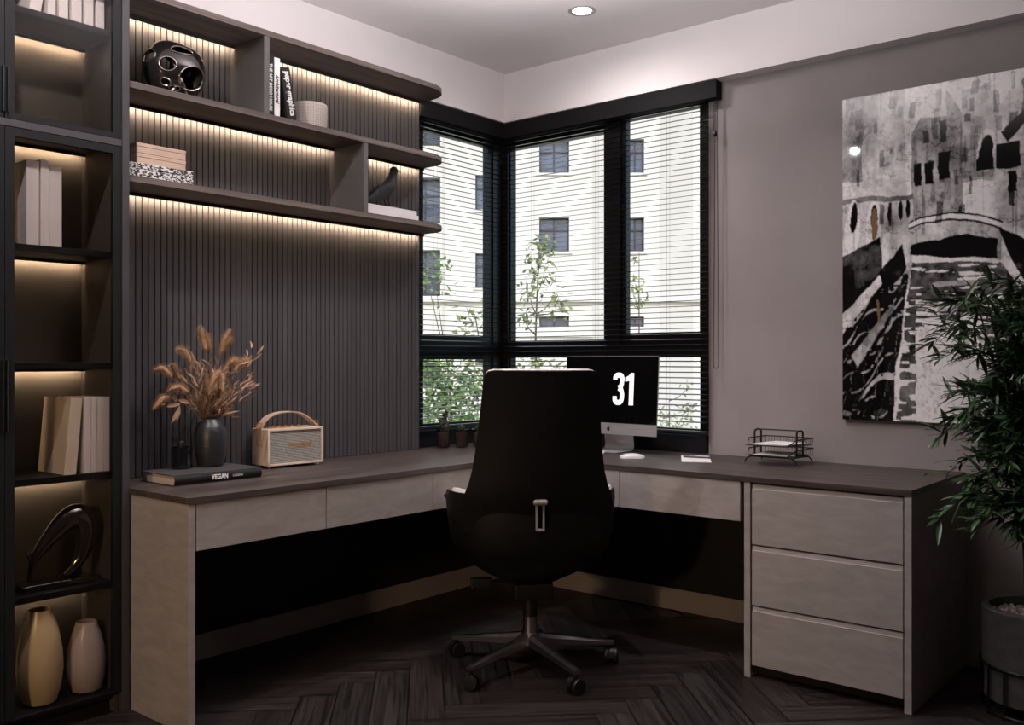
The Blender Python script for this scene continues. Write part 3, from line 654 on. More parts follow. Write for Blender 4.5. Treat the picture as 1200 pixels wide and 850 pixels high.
# bird on white books -----------------------------------------------------------
def birdset():
    z = SH[2] + 0.0005; g = 'white books stacked under the bird'
    for k, (h, yo, lb) in enumerate(((0.027, 0, 'lower white book lying under the bird figurine'), (0.021, 0.006, 'upper white book lying under the bird figurine'))):
        t = thing('book', lb, 'book', (0.09, -1.222, z), 0, g)
        bm = BM(); y1 = 0.325 - yo; x1 = 0.165 - yo
        box(bm, 0, x1, 0, y1, 0, 0.002, 0.0004); box(bm, 0, x1, 0, y1, h - 0.002, h, 0.0004); box(bm, x1 - 0.002, x1 + 0.001, 0.0004, y1 - .0004, 0, h, 0.0008)
        obj('cover', bm, M['book_white'], t); bm = BM(); box(bm, 0.003, x1 - 0.002, 0.003, y1 - 0.003, 0.002, h - 0.002); obj('pages', bm, M['paper'], t); z += h + 0.0004
    d = thing('driftwood_tray', 'small brown weathered strip lying on the white books right of the bird', 'ornament', (0.20, -0.99, z))
    bm = BM(); rows = []
    tube(bm, [(0, -0.045, 0.006), (0.006, -0.01, 0.007), (-0.004, 0.03, 0.006), (0.002, 0.07, 0.006)], [0.004, 0.0065, 0.006, 0.003], 8, sm=4)
    obj('plank', bm, M['drystem'], d)
    t = thing('bird_figurine', 'dark grey bird figurine looking right, standing on white books on the lowest wall shelf', 'figurine', (0.17, -1.015, z), 0)
    # body runs along y: tail at -y, head at +y
    bm = BM()
    pts = [(0, -0.125, 0.022), (0, -0.095, 0.034), (0, -0.05, 0.062), (0, -0.01, 0.088), (0, 0.022, 0.125), (0, 0.036, 0.158), (0, 0.043, 0.183), (0, 0.046, 0.196)]
    rad = [0.005, 0.013, 0.028, 0.036, 0.032, 0.021, 0.0185, 0.011]
    tube(bm, pts, rad, 16, sm=5, flat=0.92); ball(bm, (0, 0.043, 0.186), 0.0190, 14, (0.9, 1.1, 0.95))
    obj('body', bm, M['bird'], t, smooth=True)
    bm = BM(); tube(bm, [(0, 0.058, 0.188), (0, 0.072, 0.189), (0, 0.086, 0.187)], [0.006, 0.0035, 0.0006], 8); obj('beak', bm, M['plastic'], t, smooth=True)
    for s in (-1, 1):
        bm = BM(); rows = []
        for i in range(9):
            q = i / 8; y = 0.015 - q * 0.145; zz = 0.105 - q * 0.078; w = 0.032 * math.sin(math.pi * min(1, q * 0.9 + 0.12)) + 0.003
            xo = s * (0.0335 * math.cos(q * 1.3) + 0.0015)
            rows.append([(xo, y + w * 0.3, zz + w), (xo * 1.06 + s * 0.002, y, zz), (xo * 0.9, y - w * 0.2, zz - w)])
        surf(bm, rows); solid(bm, 0.003); obj('wing', bm, M['bird'], t, smooth=True)
        bm = BM(); tube(bm, [(s * 0.012, -0.012, 0.062), (s * 0.013, 0.004, 0.030), (s * 0.013, 0.012, 0.002)], [0.0045, 0.0025, 0.002], 6)
        for k in (-1, 0, 1): tube(bm, [(s * 0.013, 0.010, 0.0025), (s * 0.013 + k * 0.007, 0.030, 0.0018)], 0.0016, 5)
        tube(bm, [(s * 0.013, 0.010, 0.0025), (s * 0.013, -0.004, 0.0018)], 0.0016, 5)
        obj('leg', bm, M['plastic'], t)
birdset()

# sculpture and vases in the bookcase ---------------------------------------------
def bull():
    t = thing('abstract_sculpture', 'smoky metal arched animal sculpture with lowered head inside the bookcase', 'sculpture', (0.20, -2.517, BSH[4] + 0.0005))
    bm = BM(); box(bm, -0.045, 0.045, -0.115, 0.115, 0, 0.022, 0.002); obj('base', bm, M['black_glass'], t)
    bm = BM()
    tube(bm, [(0.0, -0.078, 0.026), (0, -0.070, 0.075), (0, -0.052, 0.115), (0, -0.01, 0.165), (0, 0.035, 0.205), (0, 0.075, 0.222), (0, 0.108, 0.195), (0, 0.110, 0.14), (0, 0.092, 0.085), (0, 0.066, 0.048), (0, 0.040, 0.026)],
         [0.006, 0.010, 0.019, 0.029, 0.038, 0.041, 0.042, 0.036, 0.024, 0.015, 0.013], 16, sm=5, flat=0.8)
    obj('body', bm, M['smoke'], t, smooth=True)
    bm = BM(); tube(bm, [(0, -0.058, 0.112), (0.012, -0.082, 0.124), (0.02, -0.088, 0.112), (0.016, -0.078, 0.095)], [0.008, 0.007, 0.005, 0.002], 8, sm=4)
    tube(bm, [(0, -0.045, 0.118), (-0.012, -0.020, 0.116), (-0.016, 0.0, 0.124)], [0.008, 0.005, 0.002], 8, sm=4); obj('horn', bm, M['smoke'], t, smooth=True)
    bm = BM(); tube(bm, [(0, 0.128, 0.13), (0, 0.140, 0.132), (0.006, 0.158, 0.15)], [0.004, 0.003, 0.001], 8, sm=4); obj('tail', bm, M['smoke'], t, smooth=True)
bull()
def vase(name, label, loc, prof, m, cat='vase', seg=40):
    t = thing(name, label, cat, loc)
    bm = BM(); inner = [(max(r - 0.004, 0.001), z) for r, z in prof[::-1]]
    inner = [p for p in inner if p[1] > 0.01]
    lathe(bm, prof + [(prof[-1][0] - 0.002, prof[-1][1] + 0.001)] + inner + [(0.002, 0.011)], seg); obj('body', bm, m, t, smooth=True); return t
vase('ceramic_vase', 'tall cream glazed vase at the bottom of the bookcase', (0.212, -2.566, BSH[5] + 0.0005),
     [(0.038, 0), (0.050, 0.006), (0.064, 0.055), (0.070, 0.11), (0.067, 0.17), (0.056, 0.235), (0.042, 0.285), (0.036, 0.302)], M['vase_cream'])
vase('ceramic_vase', 'shorter pale grey glazed vase at the bottom of the bookcase', (0.214, -2.415, BSH[5] + 0.0005),
     [(0.034, 0), (0.046, 0.006), (0.058, 0.045), (0.061, 0.09), (0.056, 0.15), (0.045, 0.195), (0.035, 0.222), (0.033, 0.232)], M['vase_grey'])

# things on the left arm of the desk ------------------------------------------------
ZD = 0.7505
def vegan():
    t = thing('cookbook', 'thick black cookbook lying under the dark vase on the desk', 'book', (0.152, -2.187, ZD), R(-1.2))
    D, Lb, T = 0.228, 0.350, 0.037
    bm = BM(); box(bm, 0, D, 0, Lb, 0, 0.003, 0.0006); box(bm, 0, D, 0, Lb, T - 0.003, T, 0.0006)
    pts = []
    rows = []
    for y in (0.0, Lb):
        rows.append([(D - 0.003 + 0.008 * math.sin(math.pi * i / 8), y, T * i / 8) for i in range(9)])
    surf(bm, rows); obj('cover', bm, M['cloth_black'], t, smooth=True)
    bm = BM(); box(bm, 0.004, D - 0.002, 0.004, Lb - 0.004, 0.003, T - 0.003); obj('pages', bm, M['pages'], t, label='cream page block')
    bm = BM(); rows = []
    for y in (0.002, Lb - 0.002): rows.append([(D - 0.0025 + 0.0084 * math.sin(math.pi * i / 8), y, T * i / 8) for i in range(9)])
    surf(bm, rows); obj('spine', bm, M['book_black'], t, smooth=True)
    text('spine_lettering', 'VEGAN', 0.0235, (0, 1, 0), (0, 0, 1), (D + 0.0056, 0.175, T * 0.5), M['ink_white'], t, xs=0.80, off=0.0009, world=False, ext=0.0006, spacing=1.1)
    text('spine_lettering', 'CUISINE', 0.0105, (0, 1, 0), (0, 0, 1), (D + 0.0056, 0.248, T * 0.5 - 0.001), M['ink_white'], t, xs=1.0, world=False, ext=0.0006, spacing=1.15)
vegan()
ZB = ZD + 0.0375
VX, VY = 0.215, -1.945
vase('vase', 'matte charcoal ribbed vase holding dried grasses, standing on the cookbook', (VX, VY, ZB),
     [(0.040, 0), (0.046, 0.004), (0.055, 0.04), (0.059, 0.09), (0.058, 0.13), (0.049, 0.158), (0.036, 0.170), (0.033, 0.176), (0.035, 0.184)], M['vase_dark'])
def diffuser():
    t = thing('reed_diffuser', 'small black glass reed diffuser beside the charcoal vase on the cookbook', 'diffuser', (0.205, -2.058, ZB))
    bm = BM(); lathe(bm, [(0.034, 0), (0.038, 0.004), (0.0375, 0.06), (0.037, 0.078), (0.034, 0.079), (0.033, 0.02), (0.002, 0.015)], 32); obj('bottle', bm, M['black_glass'], t, smooth=True)
    bm = BM(); lathe(bm, [(0.012, 0.066), (0.014, 0.07), (0.013, 0.098), (0.010, 0.101)], 20); obj('neck', bm, M['plastic'], t, smooth=True)
    for dx, dy, h in ((0.0, -0.05, 0.215), (0.02, -0.018, 0.20), (-0.02, 0.03, 0.205), (0.01, 0.048, 0.20), (-0.01, 0.012, 0.22)):
        bm = BM(); tube(bm, [(dx * 0.1, dy * 0.1, 0.06), (dx, dy, h)], 0.0016, 6); obj('reed', bm, M['plastic'], t)
diffuser()
def bouquet():
    z0 = ZB + 0.165
    t = thing('dried_bouquet', 'bouquet of dried tan bunny-tail grasses and leaves in the charcoal vase', 'dried flowers', (VX, VY, z0))
    rg = random.Random(3)
    # targets (dy, dz) of plume base and tip in the picture plane, dx depth
    pl = [((-0.160, 0.170), (-0.225, 0.210), 0.0), ((-0.175, 0.095), (-0.245, 0.070), 0.03), ((-0.12, 0.115), (-0.200, 0.135), 0.05), ((-0.075, 0.215), (-0.135, 0.285), 0.0),
          ((-0.020, 0.265), (-0.050, 0.355), 0.0), ((-0.12, 0.165), (-0.150, 0.215), -0.02), ((0.012, 0.265), (0.000, 0.330), -0.03), ((0.030, 0.260), (0.060, 0.345), 0.03),
          ((0.052, 0.250), (0.100, 0.315), -0.02), ((0.075, 0.185), (0.130, 0.240), 0.05), ((0.06, 0.19), (0.115, 0.245), 0.0), ((-0.045, 0.105), (-0.005, 0.165), 0.08)]
    for (by, bz), (ty, tz), dx in pl:
        b = Vector((dx * 0.8, by, bz)); e = Vector((dx, ty, tz))
        bend = Vector((0, 0, -0.012)) if abs(e.y - b.y) > 0.05 else Vector((0, 0.006, 0))
        if dx == 0.08: mid = Vector((dx, -0.035, 0.165)); path = smooth_path([b, mid, Vector((dx, -0.012, 0.172)), Vector((dx, 0.002, 0.12))], 10)
        else: path = smooth_path([b, (b + e) / 2 + Vector((0, 0, 0.010)) , e + bend], 12)
        bm = BM(); n = len(path)
        for i in range(n):
            tt = i / (n - 1); rr = 0.0205 * (math.sin(math.pi * min(0.97, 0.12 + tt * 0.85)) ** 0.7)
            tan = (path[min(i + 1, n - 1)] - path[max(i - 1, 0)]).normalized()
            for k in range(60):
                a = rg.uniform(0, 6.283); u = tan.orthogonal().normalized(); v = tan.cross(u)
                d = (math.cos(a) * u + math.sin(a) * v); p = path[i] + tan * rg.uniform(-0.004, 0.004) + d * rr * 0.35
                q = p + (d * rg.uniform(0.5, 1.0) + tan * rg.uniform(0.15, 0.75)) * rr * rg.uniform(0.5, 1.35)
                s = d.cross(tan).normalized() * 0.0006
                bm.faces.new([bm.verts.new(p + s), bm.verts.new(p - s), bm.verts.new(q)])
        tube(bm, path, [0.0095 * (math.sin(math.pi * min(0.97, 0.12 + (i / (n - 1)) * 0.85)) ** 0.7) for i in range(n)], 8)
        pm = obj('plume', bm, M['plume'], t)
        bm = BM(); tube(bm, [(0, by * 0.04, -0.12), (dx * 0.1, by * 0.10, -0.02), (dx * 0.4, by * 0.55, bz * 0.6), tuple(b)], 0.0013, 5, sm=4); obj('stem', bm, M['drystem'], t)
    bm = BM()
    for i in range(520):
        a = rg.gauss(0.12, 0.42); L = rg.uniform(0.06, 0.25); dx = rg.gauss(0, 0.3)
        d = Vector((dx, math.sin(a), math.cos(a))).normalized(); p = Vector((rg.uniform(-.012, .012), rg.uniform(-.018, .018), 0.0)) + d * L * rg.uniform(0.25, 1.0)
        dd = (d + Vector((rg.gauss(0, .35), rg.gauss(0, .45), rg.gauss(0.1, .3)))).normalized()
        leafshape(bm, p, dd, (rg.uniform(-1, 1), rg.uniform(-1, 1), 0.4), rg.uniform(0.03, 0.065), rg.uniform(0.005, 0.011), rg.uniform(-0.5, 0.6), 3)
    for base, tips in (((0.08, 0.13), ((0.17, 0.285), (0.195, 0.260), (0.15, 0.24))), ((0.07, 0.10), ((0.18, 0.165), (0.19, 0.150), (0.15, 0.155), (0.17, 0.13), (0.13, 0.11)))):
        for ty, tz in tips:
            for k in range(3):
                f = 0.55 + 0.2 * k; p = Vector((0.02, base[0] + (ty - base[0]) * f, base[1] + (tz - base[1]) * f))
                leafshape(bm, p, (rg.gauss(0, .2), ty - base[0], tz - base[1]), (1, 0, 0.2), 0.048, 0.010, rg.uniform(-.2, .4), 4)
    for p, d, L in (((0.03, -0.14, 0.075), (0, -0.9, -0.15), 0.055), ((0.03, -0.145, 0.07), (0, -0.1, -1), 0.06), ((0.03, -0.15, 0.055), (0, -0.45, -1), 0.055), ((0.03, -0.16, 0.08), (0, -0.2, 1), 0.03), ((0.03, -0.1, 0.075), (0, -1, 0.3), 0.05)):
        leafshape(bm, p, d, (1, 0, 0.1), L, 0.016, 0.15, 4)
    obj('leaves', bm, M['dryleaf'], t)
    bm = BM()
    for i in range(60):
        a = rg.gauss(0.0, 0.35); L = rg.uniform(0.10, 0.24); d = Vector((rg.gauss(0, 0.2), math.sin(a), math.cos(a)))
        tube(bm, [(0, d.y * 0.02, -0.10), (d.x * 0.02, d.y * 0.05, 0.0), tuple(d * L)], 0.0010, 4)
    obj('stalks', bm, M['drystem'], t)
bouquet()
def speaker():
    t = thing('radio_speaker', 'cream retro portable speaker with tan strap on the desk', 'speaker', (0.150, -1.545, ZD), R(-5))
    d, w, h0, h1 = 0.062, 0.130, 0.010, 0.158
    bm = BM()
    box(bm, -d, d - 0.008, -w, w, h0, h1, 0.006, 3); obj('cabinet', bm, M['cream'], t, smooth=True)
    bm = BM(); x0, x1 = d - 0.012, d + 0.002; f = 0.009
    box(bm, x0, x1, -w, -w + f, h0, h1, 0.002, 2); box(bm, x0, x1, w - f, w, h0, h1, 0.002, 2); box(bm, x0, x1, -w + f, w - f, h1 - f, h1, 0.002, 2); box(bm, x0, x1, -w + f, w - f, h0, h0 + f, 0.002, 2)
    obj('front_frame', bm, M['cream'], t, smooth=True)
    bm = BM(); box(bm, d - 0.010, d - 0.004, -w + f, w - f, h0 + f, h1 - f); g = obj('grille', bm, M['grille'], t)
    text('logo', 'Marshall', 0.034, (0, 1, 0), (0, 0, 1), (d - 0.0030, 0.020, 0.090), M['brass'], t, xs=1.0, off=0.0, ext=0.0012, shear=0.35, world=False, label='brass script logo')
    bm = BM(); box(bm, -0.030, 0.035, -0.10, 0.10, h1, h1 + 0.0015, 0.0005); obj('control_panel', bm, M['brass'], t)
    for i in range(5):
        bm = BM(); lathe(bm, [(0.006, h1 + .0015), (0.006, h1 + 0.007), (0.004, h1 + 0.008)], 16, (0.0, -0.07 + 0.03 * i)); obj('knob', bm, M['brass'], t)
    for sx in (-1, 1):
        for sy in (-1, 1):
            bm = BM(); lathe(bm, [(0.008, 0), (0.009, 0.002), (0.009, h0)], 14, (sx * 0.042, sy * 0.112)); obj('foot', bm, M['whiteplastic'], t)
    bm = BM(); wy = w + 0.003; pts = [(0, -wy, 0.085), (0, -wy, 0.135), (0, -wy + 0.002, 0.165), (0, -w + 0.030, 0.202), (0, -0.045, 0.221), (0, 0.03, 0.222), (0, w - 0.05, 0.203), (0, w - 0.010, 0.172), (0, wy, 0.150), (0, wy, 0.09)]
    P = smooth_path(pts, 5); rows = []
    for p in P: rows.append([(p.x - 0.021, p.y, p.z), (p.x + 0.021, p.y, p.z)])
    surf(bm, rows); solid(bm, 0.0045); obj('strap', bm, M['strap'], t, smooth=True)
    for s in (-1, 1):
        bm = BM(); tube(bm, [(0.019, s * (wy + .002), 0.158), (0.019, s * (wy - 0.004), 0.180), (-0.019, s * (wy - 0.004), 0.180), (-0.019, s * (wy + .002), 0.158)], 0.0018, 6, closed=True); obj('buckle', bm, M['brass'], t)
        bm = BM(); tube(bm, [(0, s * w, 0.10), (0, s * (w + 0.007), 0.10)], 0.005, 12); obj('stud', bm, M['brass'], t)
speaker()

# potted succulents in front of the left window --------------------------------------
def succulents():
    g = 'glass pots of succulents by the left window'
    spots = [(0.100, -0.572, 0), (0.155, -0.500, 1), (0.213, -0.436, 2), (0.270, -0.372, 3)]
    labs = ['glass pot with a tall dark branching succulent, leftmost by the window', 'glass pot with a grey-green rosette succulent right of the tall one', 'glass pot with a bright green succulent beside the chair back', 'glass pot of green succulent mostly hidden by the chair back']
    rg = random.Random(5)
    for x, y, k in spots:
        t = thing('succulent_pot', labs[k], 'potted plant', (x, y, ZD), 0, g)
        bm = BM(); lathe(bm, [(0.028, 0), (0.030, 0.003), (0.0355, 0.075), (0.036, 0.092), (0.034, 0.092), (0.0335, 0.075), (0.028, 0.006), (0.002, 0.006)], 28); obj('glass_pot', bm, M['potglass'], t, smooth=True)
        bm = BM(); lathe(bm, [(0.026, 0.008), (0.031, 0.072), (0.030, 0.076), (0.002, 0.079)], 24); obj('soil', bm, M['soil'], t, smooth=True)
        bm = BM()
        if k == 0:
            for (a, b, r) in (((0, 0, .075), (0.0, -.004, .115), .010), ((0, 0, .105), (0, .012, .150), .012), ((0, .01, .14), (0, .022, .182), .009), ((0, 0, .10), (0, -.022, .135), .008), ((0, -.02, .12), (0, -.030, .145), .006), ((0, .012, .15), (0, -.004, .172), .007), ((.01, 0, .08), (.018, .012, .125), .008)):
                mid = tuple((p + q) / 2 for p, q in zip(a, b)); r *= 1.3; tube(bm, [a, mid, b], [r * .5, r, r * .45], 8, sm=3)
                for _ in range(7):
                    f = rg.random(); c = [p + (q - p) * f for p, q in zip(a, b)]; ball(bm, (c[0] + rg.uniform(-r, r), c[1] + rg.uniform(-r, r) * 1.3, c[2] + rg.uniform(-r, r) * .7), 0.0065, 6)
            obj('plant', bm, M['succ_dark'], t, smooth=True)
        else:
            for ring in range(4):
                for i in range(9):
                    a = i * 0.7 + ring * 0.3; e = 0.25 + ring * 0.32
                    leafshape(bm, (0, 0, 0.076 + ring * 0.004), (math.cos(a) * math.cos(e), math.sin(a) * math.cos(e), math.sin(e)), (0, 0, 1), 0.036 - ring * 0.003, 0.012, -0.2, 4)
            obj('plant', bm, [M['succ_grey'], M['succ'], M['succ_dark']][k - 1], t, smooth=True)
succulents()

# computer ------------------------------------------------------------------------
def computer():
    t = thing('desktop_computer', 'silver all-in-one computer with black screen showing the number 31', 'computer', (0.835, -0.185, ZD), R(-3))
    w = 0.272
    tl = Matrix.Translation((0, 0, 0.30)) @ Matrix.Rotation(R(-3.5), 4, 'X') @ Matrix.Translation((0, 0, -0.30))
    bm = BM(); rows = []
    zb, zt, zc = 0.082, 0.452, 0.136
    box(bm, -w, w, -0.012, -0.006, zb, zt, 0.003, 2); s = obj('shell', bm, M['silver'], t, mtx=tl, smooth=True)
    bm = BM()
    for (f, yy) in ((1.0, -0.006), (0.85, 0.006), (0.5, 0.022), (0.2, 0.030)):
        rows.append([(f * w * math.copysign(abs(math.cos(a)) ** .35, math.cos(a)), yy, (zb + zt) / 2 + f * (zt - zb) / 2 * math.copysign(abs(math.sin(a)) ** .35, math.sin(a))) for a in [2 * math.pi * i / 32 for i in range(32)]])
    V = surf(bm, rows, closed=True); bm.faces.new(V[-1]); obj('back_shell', bm, M['silver'], t, mtx=tl, smooth=True)
    bm = BM(); box(bm, -w + 0.0015, w - 0.0015, -0.0135, -0.0115, zc, zt - 0.0015, 0.0006); sc = obj('screen', bm, M['screen'], t, mtx=tl)
    # condensed digits
    def stroke(pts, wd, cx, cz, sc_):
        P = smooth_path([(x, 0, z) for x, z in pts], 8) if len(pts) > 2 else [Vector((x, 0, z)) for x, z in pts]
        n = len(P); L_, R_ = [], []
        for i in range(n):
            tn = (P[min(i + 1, n - 1)] - P[max(i - 1, 0)]).normalized(); nn = Vector((-tn.z, 0, tn.x))
            L_.append(P[i] + nn * wd / 2); R_.append(P[i] - nn * wd / 2)
        bmq = BM()
        for y in (0,):
            va = [bmq.verts.new((cx + p.x * sc_, -0.0142, cz + p.z * sc_)) for p in L_]; vb = [bmq.verts.new((cx + p.x * sc_, -0.0142, cz + p.z * sc_)) for p in R_]
            for i in range(n - 1): bmq.faces.new((va[i], va[i + 1], vb[i + 1], vb[i]))
        return bmq
    three = [(-0.30, 0.62), (-0.30, 0.80), (-0.18, 0.92), (0.0, 0.94), (0.2, 0.90), (0.28, 0.74), (0.28, 0.52), (0.20, 0.20), (0.0, 0.05)]
    three2 = [(0.0, 0.05), (0.22, -0.08), (0.30, -0.36), (0.29, -0.70), (0.18, -0.90), (0.0, -0.95), (-0.2, -0.91), (-0.30, -0.76), (-0.31, -0.52)]
    cx, cz, S = 0.052, 0.298, 0.068
    for pts in (three, three2):
        q = stroke(pts, 0.36, cx, cz, S); obj('digit_3', q, M['digit'], sc, mtx=tl)
    bm = BM()
    v = [(0.10, 1.10), (-0.06, 0.94), (-0.30, 0.80), (-0.30, 0.50), (-0.02, 0.56), (-0.02, -1.12), (0.36, -1.12), (0.36, 1.10)]
    bm.faces.new([bm.verts.new((cx + 0.062 + x * S, -0.0142, cz + z * S)) for x, z in v]); obj('digit_1', bm, M['digit'], sc, mtx=tl)
    bm = BM(); pts = []
    for i in range(28):
        a = 2 * math.pi * i / 28; r = 0.0095 * (1 - 0.10 * max(0, math.sin(a)) ** 8); x = r * math.cos(a); 
        if abs(a) < 0.5 or abs(a - 2 * math.pi) < 0.5: x -= 0.0025 * math.cos(min(a, 2 * math.pi - a) * 3)
        pts.append((x, r * math.sin(a) * 1.05))
    bm.faces.new([bm.verts.new((x, -0.0128, 0.107 + z)) for x, z in pts])
    leafshape(bm, (0.001, -0.0128, 0.118), (0.5, 0, 0.8), (0, 1, 0), 0.008, 0.004, 0, 3); obj('emblem', bm, M['ink_black'], t, mtx=tl)
    # stand: bent plate
    bm = BM(); rows = []
    prof = [(-0.085, 0.0012), (0.02, 0.0012), (0.05, 0.003), (0.062, 0.012), (0.066, 0.03), (0.060, 0.07), (0.040, 0.16), (0.030, 0.21)]
    P = smooth_path([(0, y, z) for y, z in prof], 4)
    for p in P: rows.append([(-0.085, p.y, p.z), (0.085, p.y, p.z)])
    surf(bm, rows); solid(bm, 0.003); 
    for v_ in bm.verts: v_.co.z = max(v_.co.z, 0.0002)
    obj('stand', bm, M['silver'], t, smooth=True)
computer()
def keyboard():
    t = thing('keyboard', 'slim white keyboard partly hidden behind the chair back', 'keyboard', (0.865, -0.405, ZD), R(-62))
    bm = BM(); box(bm, -0.142, 0.142, -0.058, 0.058, 0, 0.007, 0.003, 2); obj('base', bm, M['whiteplastic'], t, smooth=True)
    bm = BM()
    for r in range(5):
        for c in range(14): box(bm, -0.135 + c * 0.0193, -0.135 + c * 0.0193 + 0.0165, -0.050 + r * 0.0205, -0.050 + r * 0.0205 + 0.0175, 0.007, 0.0085)
    obj('keys', bm, M['paper'], t)
keyboard()
def mouse():
    t = thing('computer_mouse', 'low white computer mouse on the desk right of the keyboard', 'mouse', (1.085, -0.395, ZD), R(35))
    bm = BM(); rows = []
    for i in range(13):
        q = i / 12; x = (q - 0.5) * 0.112; w = 0.029 * (1 - abs(2 * q - 1) ** 3.0) ** 0.5 + 0.001; h = 0.020 * math.sin(math.pi * (0.08 + 0.86 * q)) ** 0.7
        rows.append([(x, -w * math.cos(math.pi * k / 10), 0.002 + h * math.sin(math.pi * k / 10) ** 0.6 if 0 < k < 10 else 0.0005) for k in range(11)])
    V = surf(bm, rows)
    for r in (V[0], V[-1]): bm.faces.new(r)
    obj('shell', bm, M['whiteplastic'], t, smooth=True)
    bm = BM(); lathe(bm, [(0.018, 0), (0.018, 0.0006)], 16, mtx=Matrix.Scale(1.8, 4, (1, 0, 0))); obj('glide', bm, M['plastic'], t)
mouse()
def notepad():
    t = thing('notepad', 'small white notepad on the desk below the window corner', 'notepad', (1.328, -0.265, ZD), R(-60))
    bm = BM(); box(bm, -0.125, 0.125, -0.062, 0.062, 0, 0.004, 0.0006); obj('pad', bm, M['paper'], t)
    bm = BM()
    for i in range(12): tube(bm, [(-0.128, -0.05 + i * 0.009, 0.001), (-0.131, -0.05 + i * 0.009, 0.004), (-0.124, -0.05 + i * 0.009, 0.0055)], 0.0008, 5)
    obj('binding', bm, M['wire'], t)
    p = thing('pen', 'slim black pen lying across the white notepad', 'pen', (1.325, -0.245, ZD + 0.0046), R(12))
    bm = BM(); tube(bm, [(-0.065, 0, 0.004), (-0.055, 0, 0.004), (0.05, 0, 0.004)], [0.001, 0.0036, 0.0036], 8); obj('barrel', bm, M['plastic'], p)
    bm = BM(); tube(bm, [(0.05, 0, 0.004), (0.062, 0, 0.004)], [0.004, 0.0038], 8); obj('cap', bm, M['plastic'], p)
notepad()
def tray():
    t = thing('letter_tray', 'black wire two tier letter tray holding papers on the desk', 'letter tray', (1.672, -0.185, ZD), R(-1))
    w, d = 0.093, 0.105
    for s in (-1, 1):
        bm = BM(); x = s * w
        pts = [(x, -0.030, 0.030), (x, -0.030, 0.125), (x, -0.024, 0.137), (x, 0, 0.141), (x, 0.024, 0.137), (x, 0.030, 0.125), (x, 0.030, 0.030)]
        tube(bm, pts, 0.0042, 8, sm=3); obj('side_hoop', bm, M['wire'], t, smooth=True)
        bm = BM(); tube(bm, [(x * 1.25, -0.078, 0.003), (x * 1.14, -0.076, 0.022), (x, -0.070, 0.030), (x, 0.070, 0.030), (x * 1.14, 0.076, 0.022), (x * 1.25, 0.078, 0.003)], 0.0028, 8, sm=3); f = obj('foot_rail', bm, M['wire'], t, smooth=True)
        for q in (-1, 1):
            bm = BM(); lathe(bm, [(0.004, 0), (0.0045, 0.005)], 10, (x * 1.25, q * 0.078)); obj('foot_tip', bm, M['handle'], f)
    bm = BM(); tube(bm, [(-w, 0, 0.141), (w, 0, 0.141)], 0.0026, 8); obj('top_bar', bm, M['wire'], t)
    bm = BM(); tube(bm, [(-w, -0.07, 0.031), (w, -0.07, 0.031)], 0.0026, 8); tube(bm, [(-w, 0.07, 0.031), (w, 0.07, 0.031)], 0.0026, 8); obj('cross_bar', bm, M['wire'], t)
    for z in (0.036, 0.078):
        bm = BM(); zz = z + 0.028; a, b = w * 1.14, d
        tube(bm, [(-a, -b * .55, zz), (-a, b, zz), (a, b, zz), (a, -b * .55, zz), (a * .82, -b, z + .004), (-a * .82, -b, z + .004)], 0.0026, 6, closed=True)
        for i in range(17):
            x = -a + 2 * a * i / 16; tube(bm, [(x, -b * .85, z), (x, b * .96, z), (x, b, zz)], 0.0008, 4)
        for i in range(11):
            y = -b * .85 + 1.8 * b * i / 10; tube(bm, [(-a, y, zz if y > -b * .55 else z + .006), (-a * .97, y, z), (a * .97, y, z), (a, y, zz if y > -b * .55 else z + .006)], 0.0008, 4)
        obj('wire_tray', bm, M['wire'], t)
    for z, rz, n in ((0.0375, 9, 3), (0.0795, -6, 4)):
        for i in range(2):
            p = thing('paper_stack', ['loose sheets', 'tilted top sheets'][i] + (' of white paper in the lower letter tray' if z < .06 else ' of white paper in the upper letter tray'), 'paper', (1.672, -0.185, ZD + z + 0.001 + i * 0.0035), R(-1 + rz * i), 'papers in the letter tray')
            bm = BM()
            for k in range(n):
                aa = Matrix.Rotation(R(rnd.uniform(-4, 4)), 4, 'Z'); box(bm, -0.080 + i * 0.02, 0.068 + i * .012, -0.085, 0.078, k * 0.0009, k * 0.0009 + 0.0006, mtx=aa)
            obj('sheets', bm, M['paper'], p)
tray()

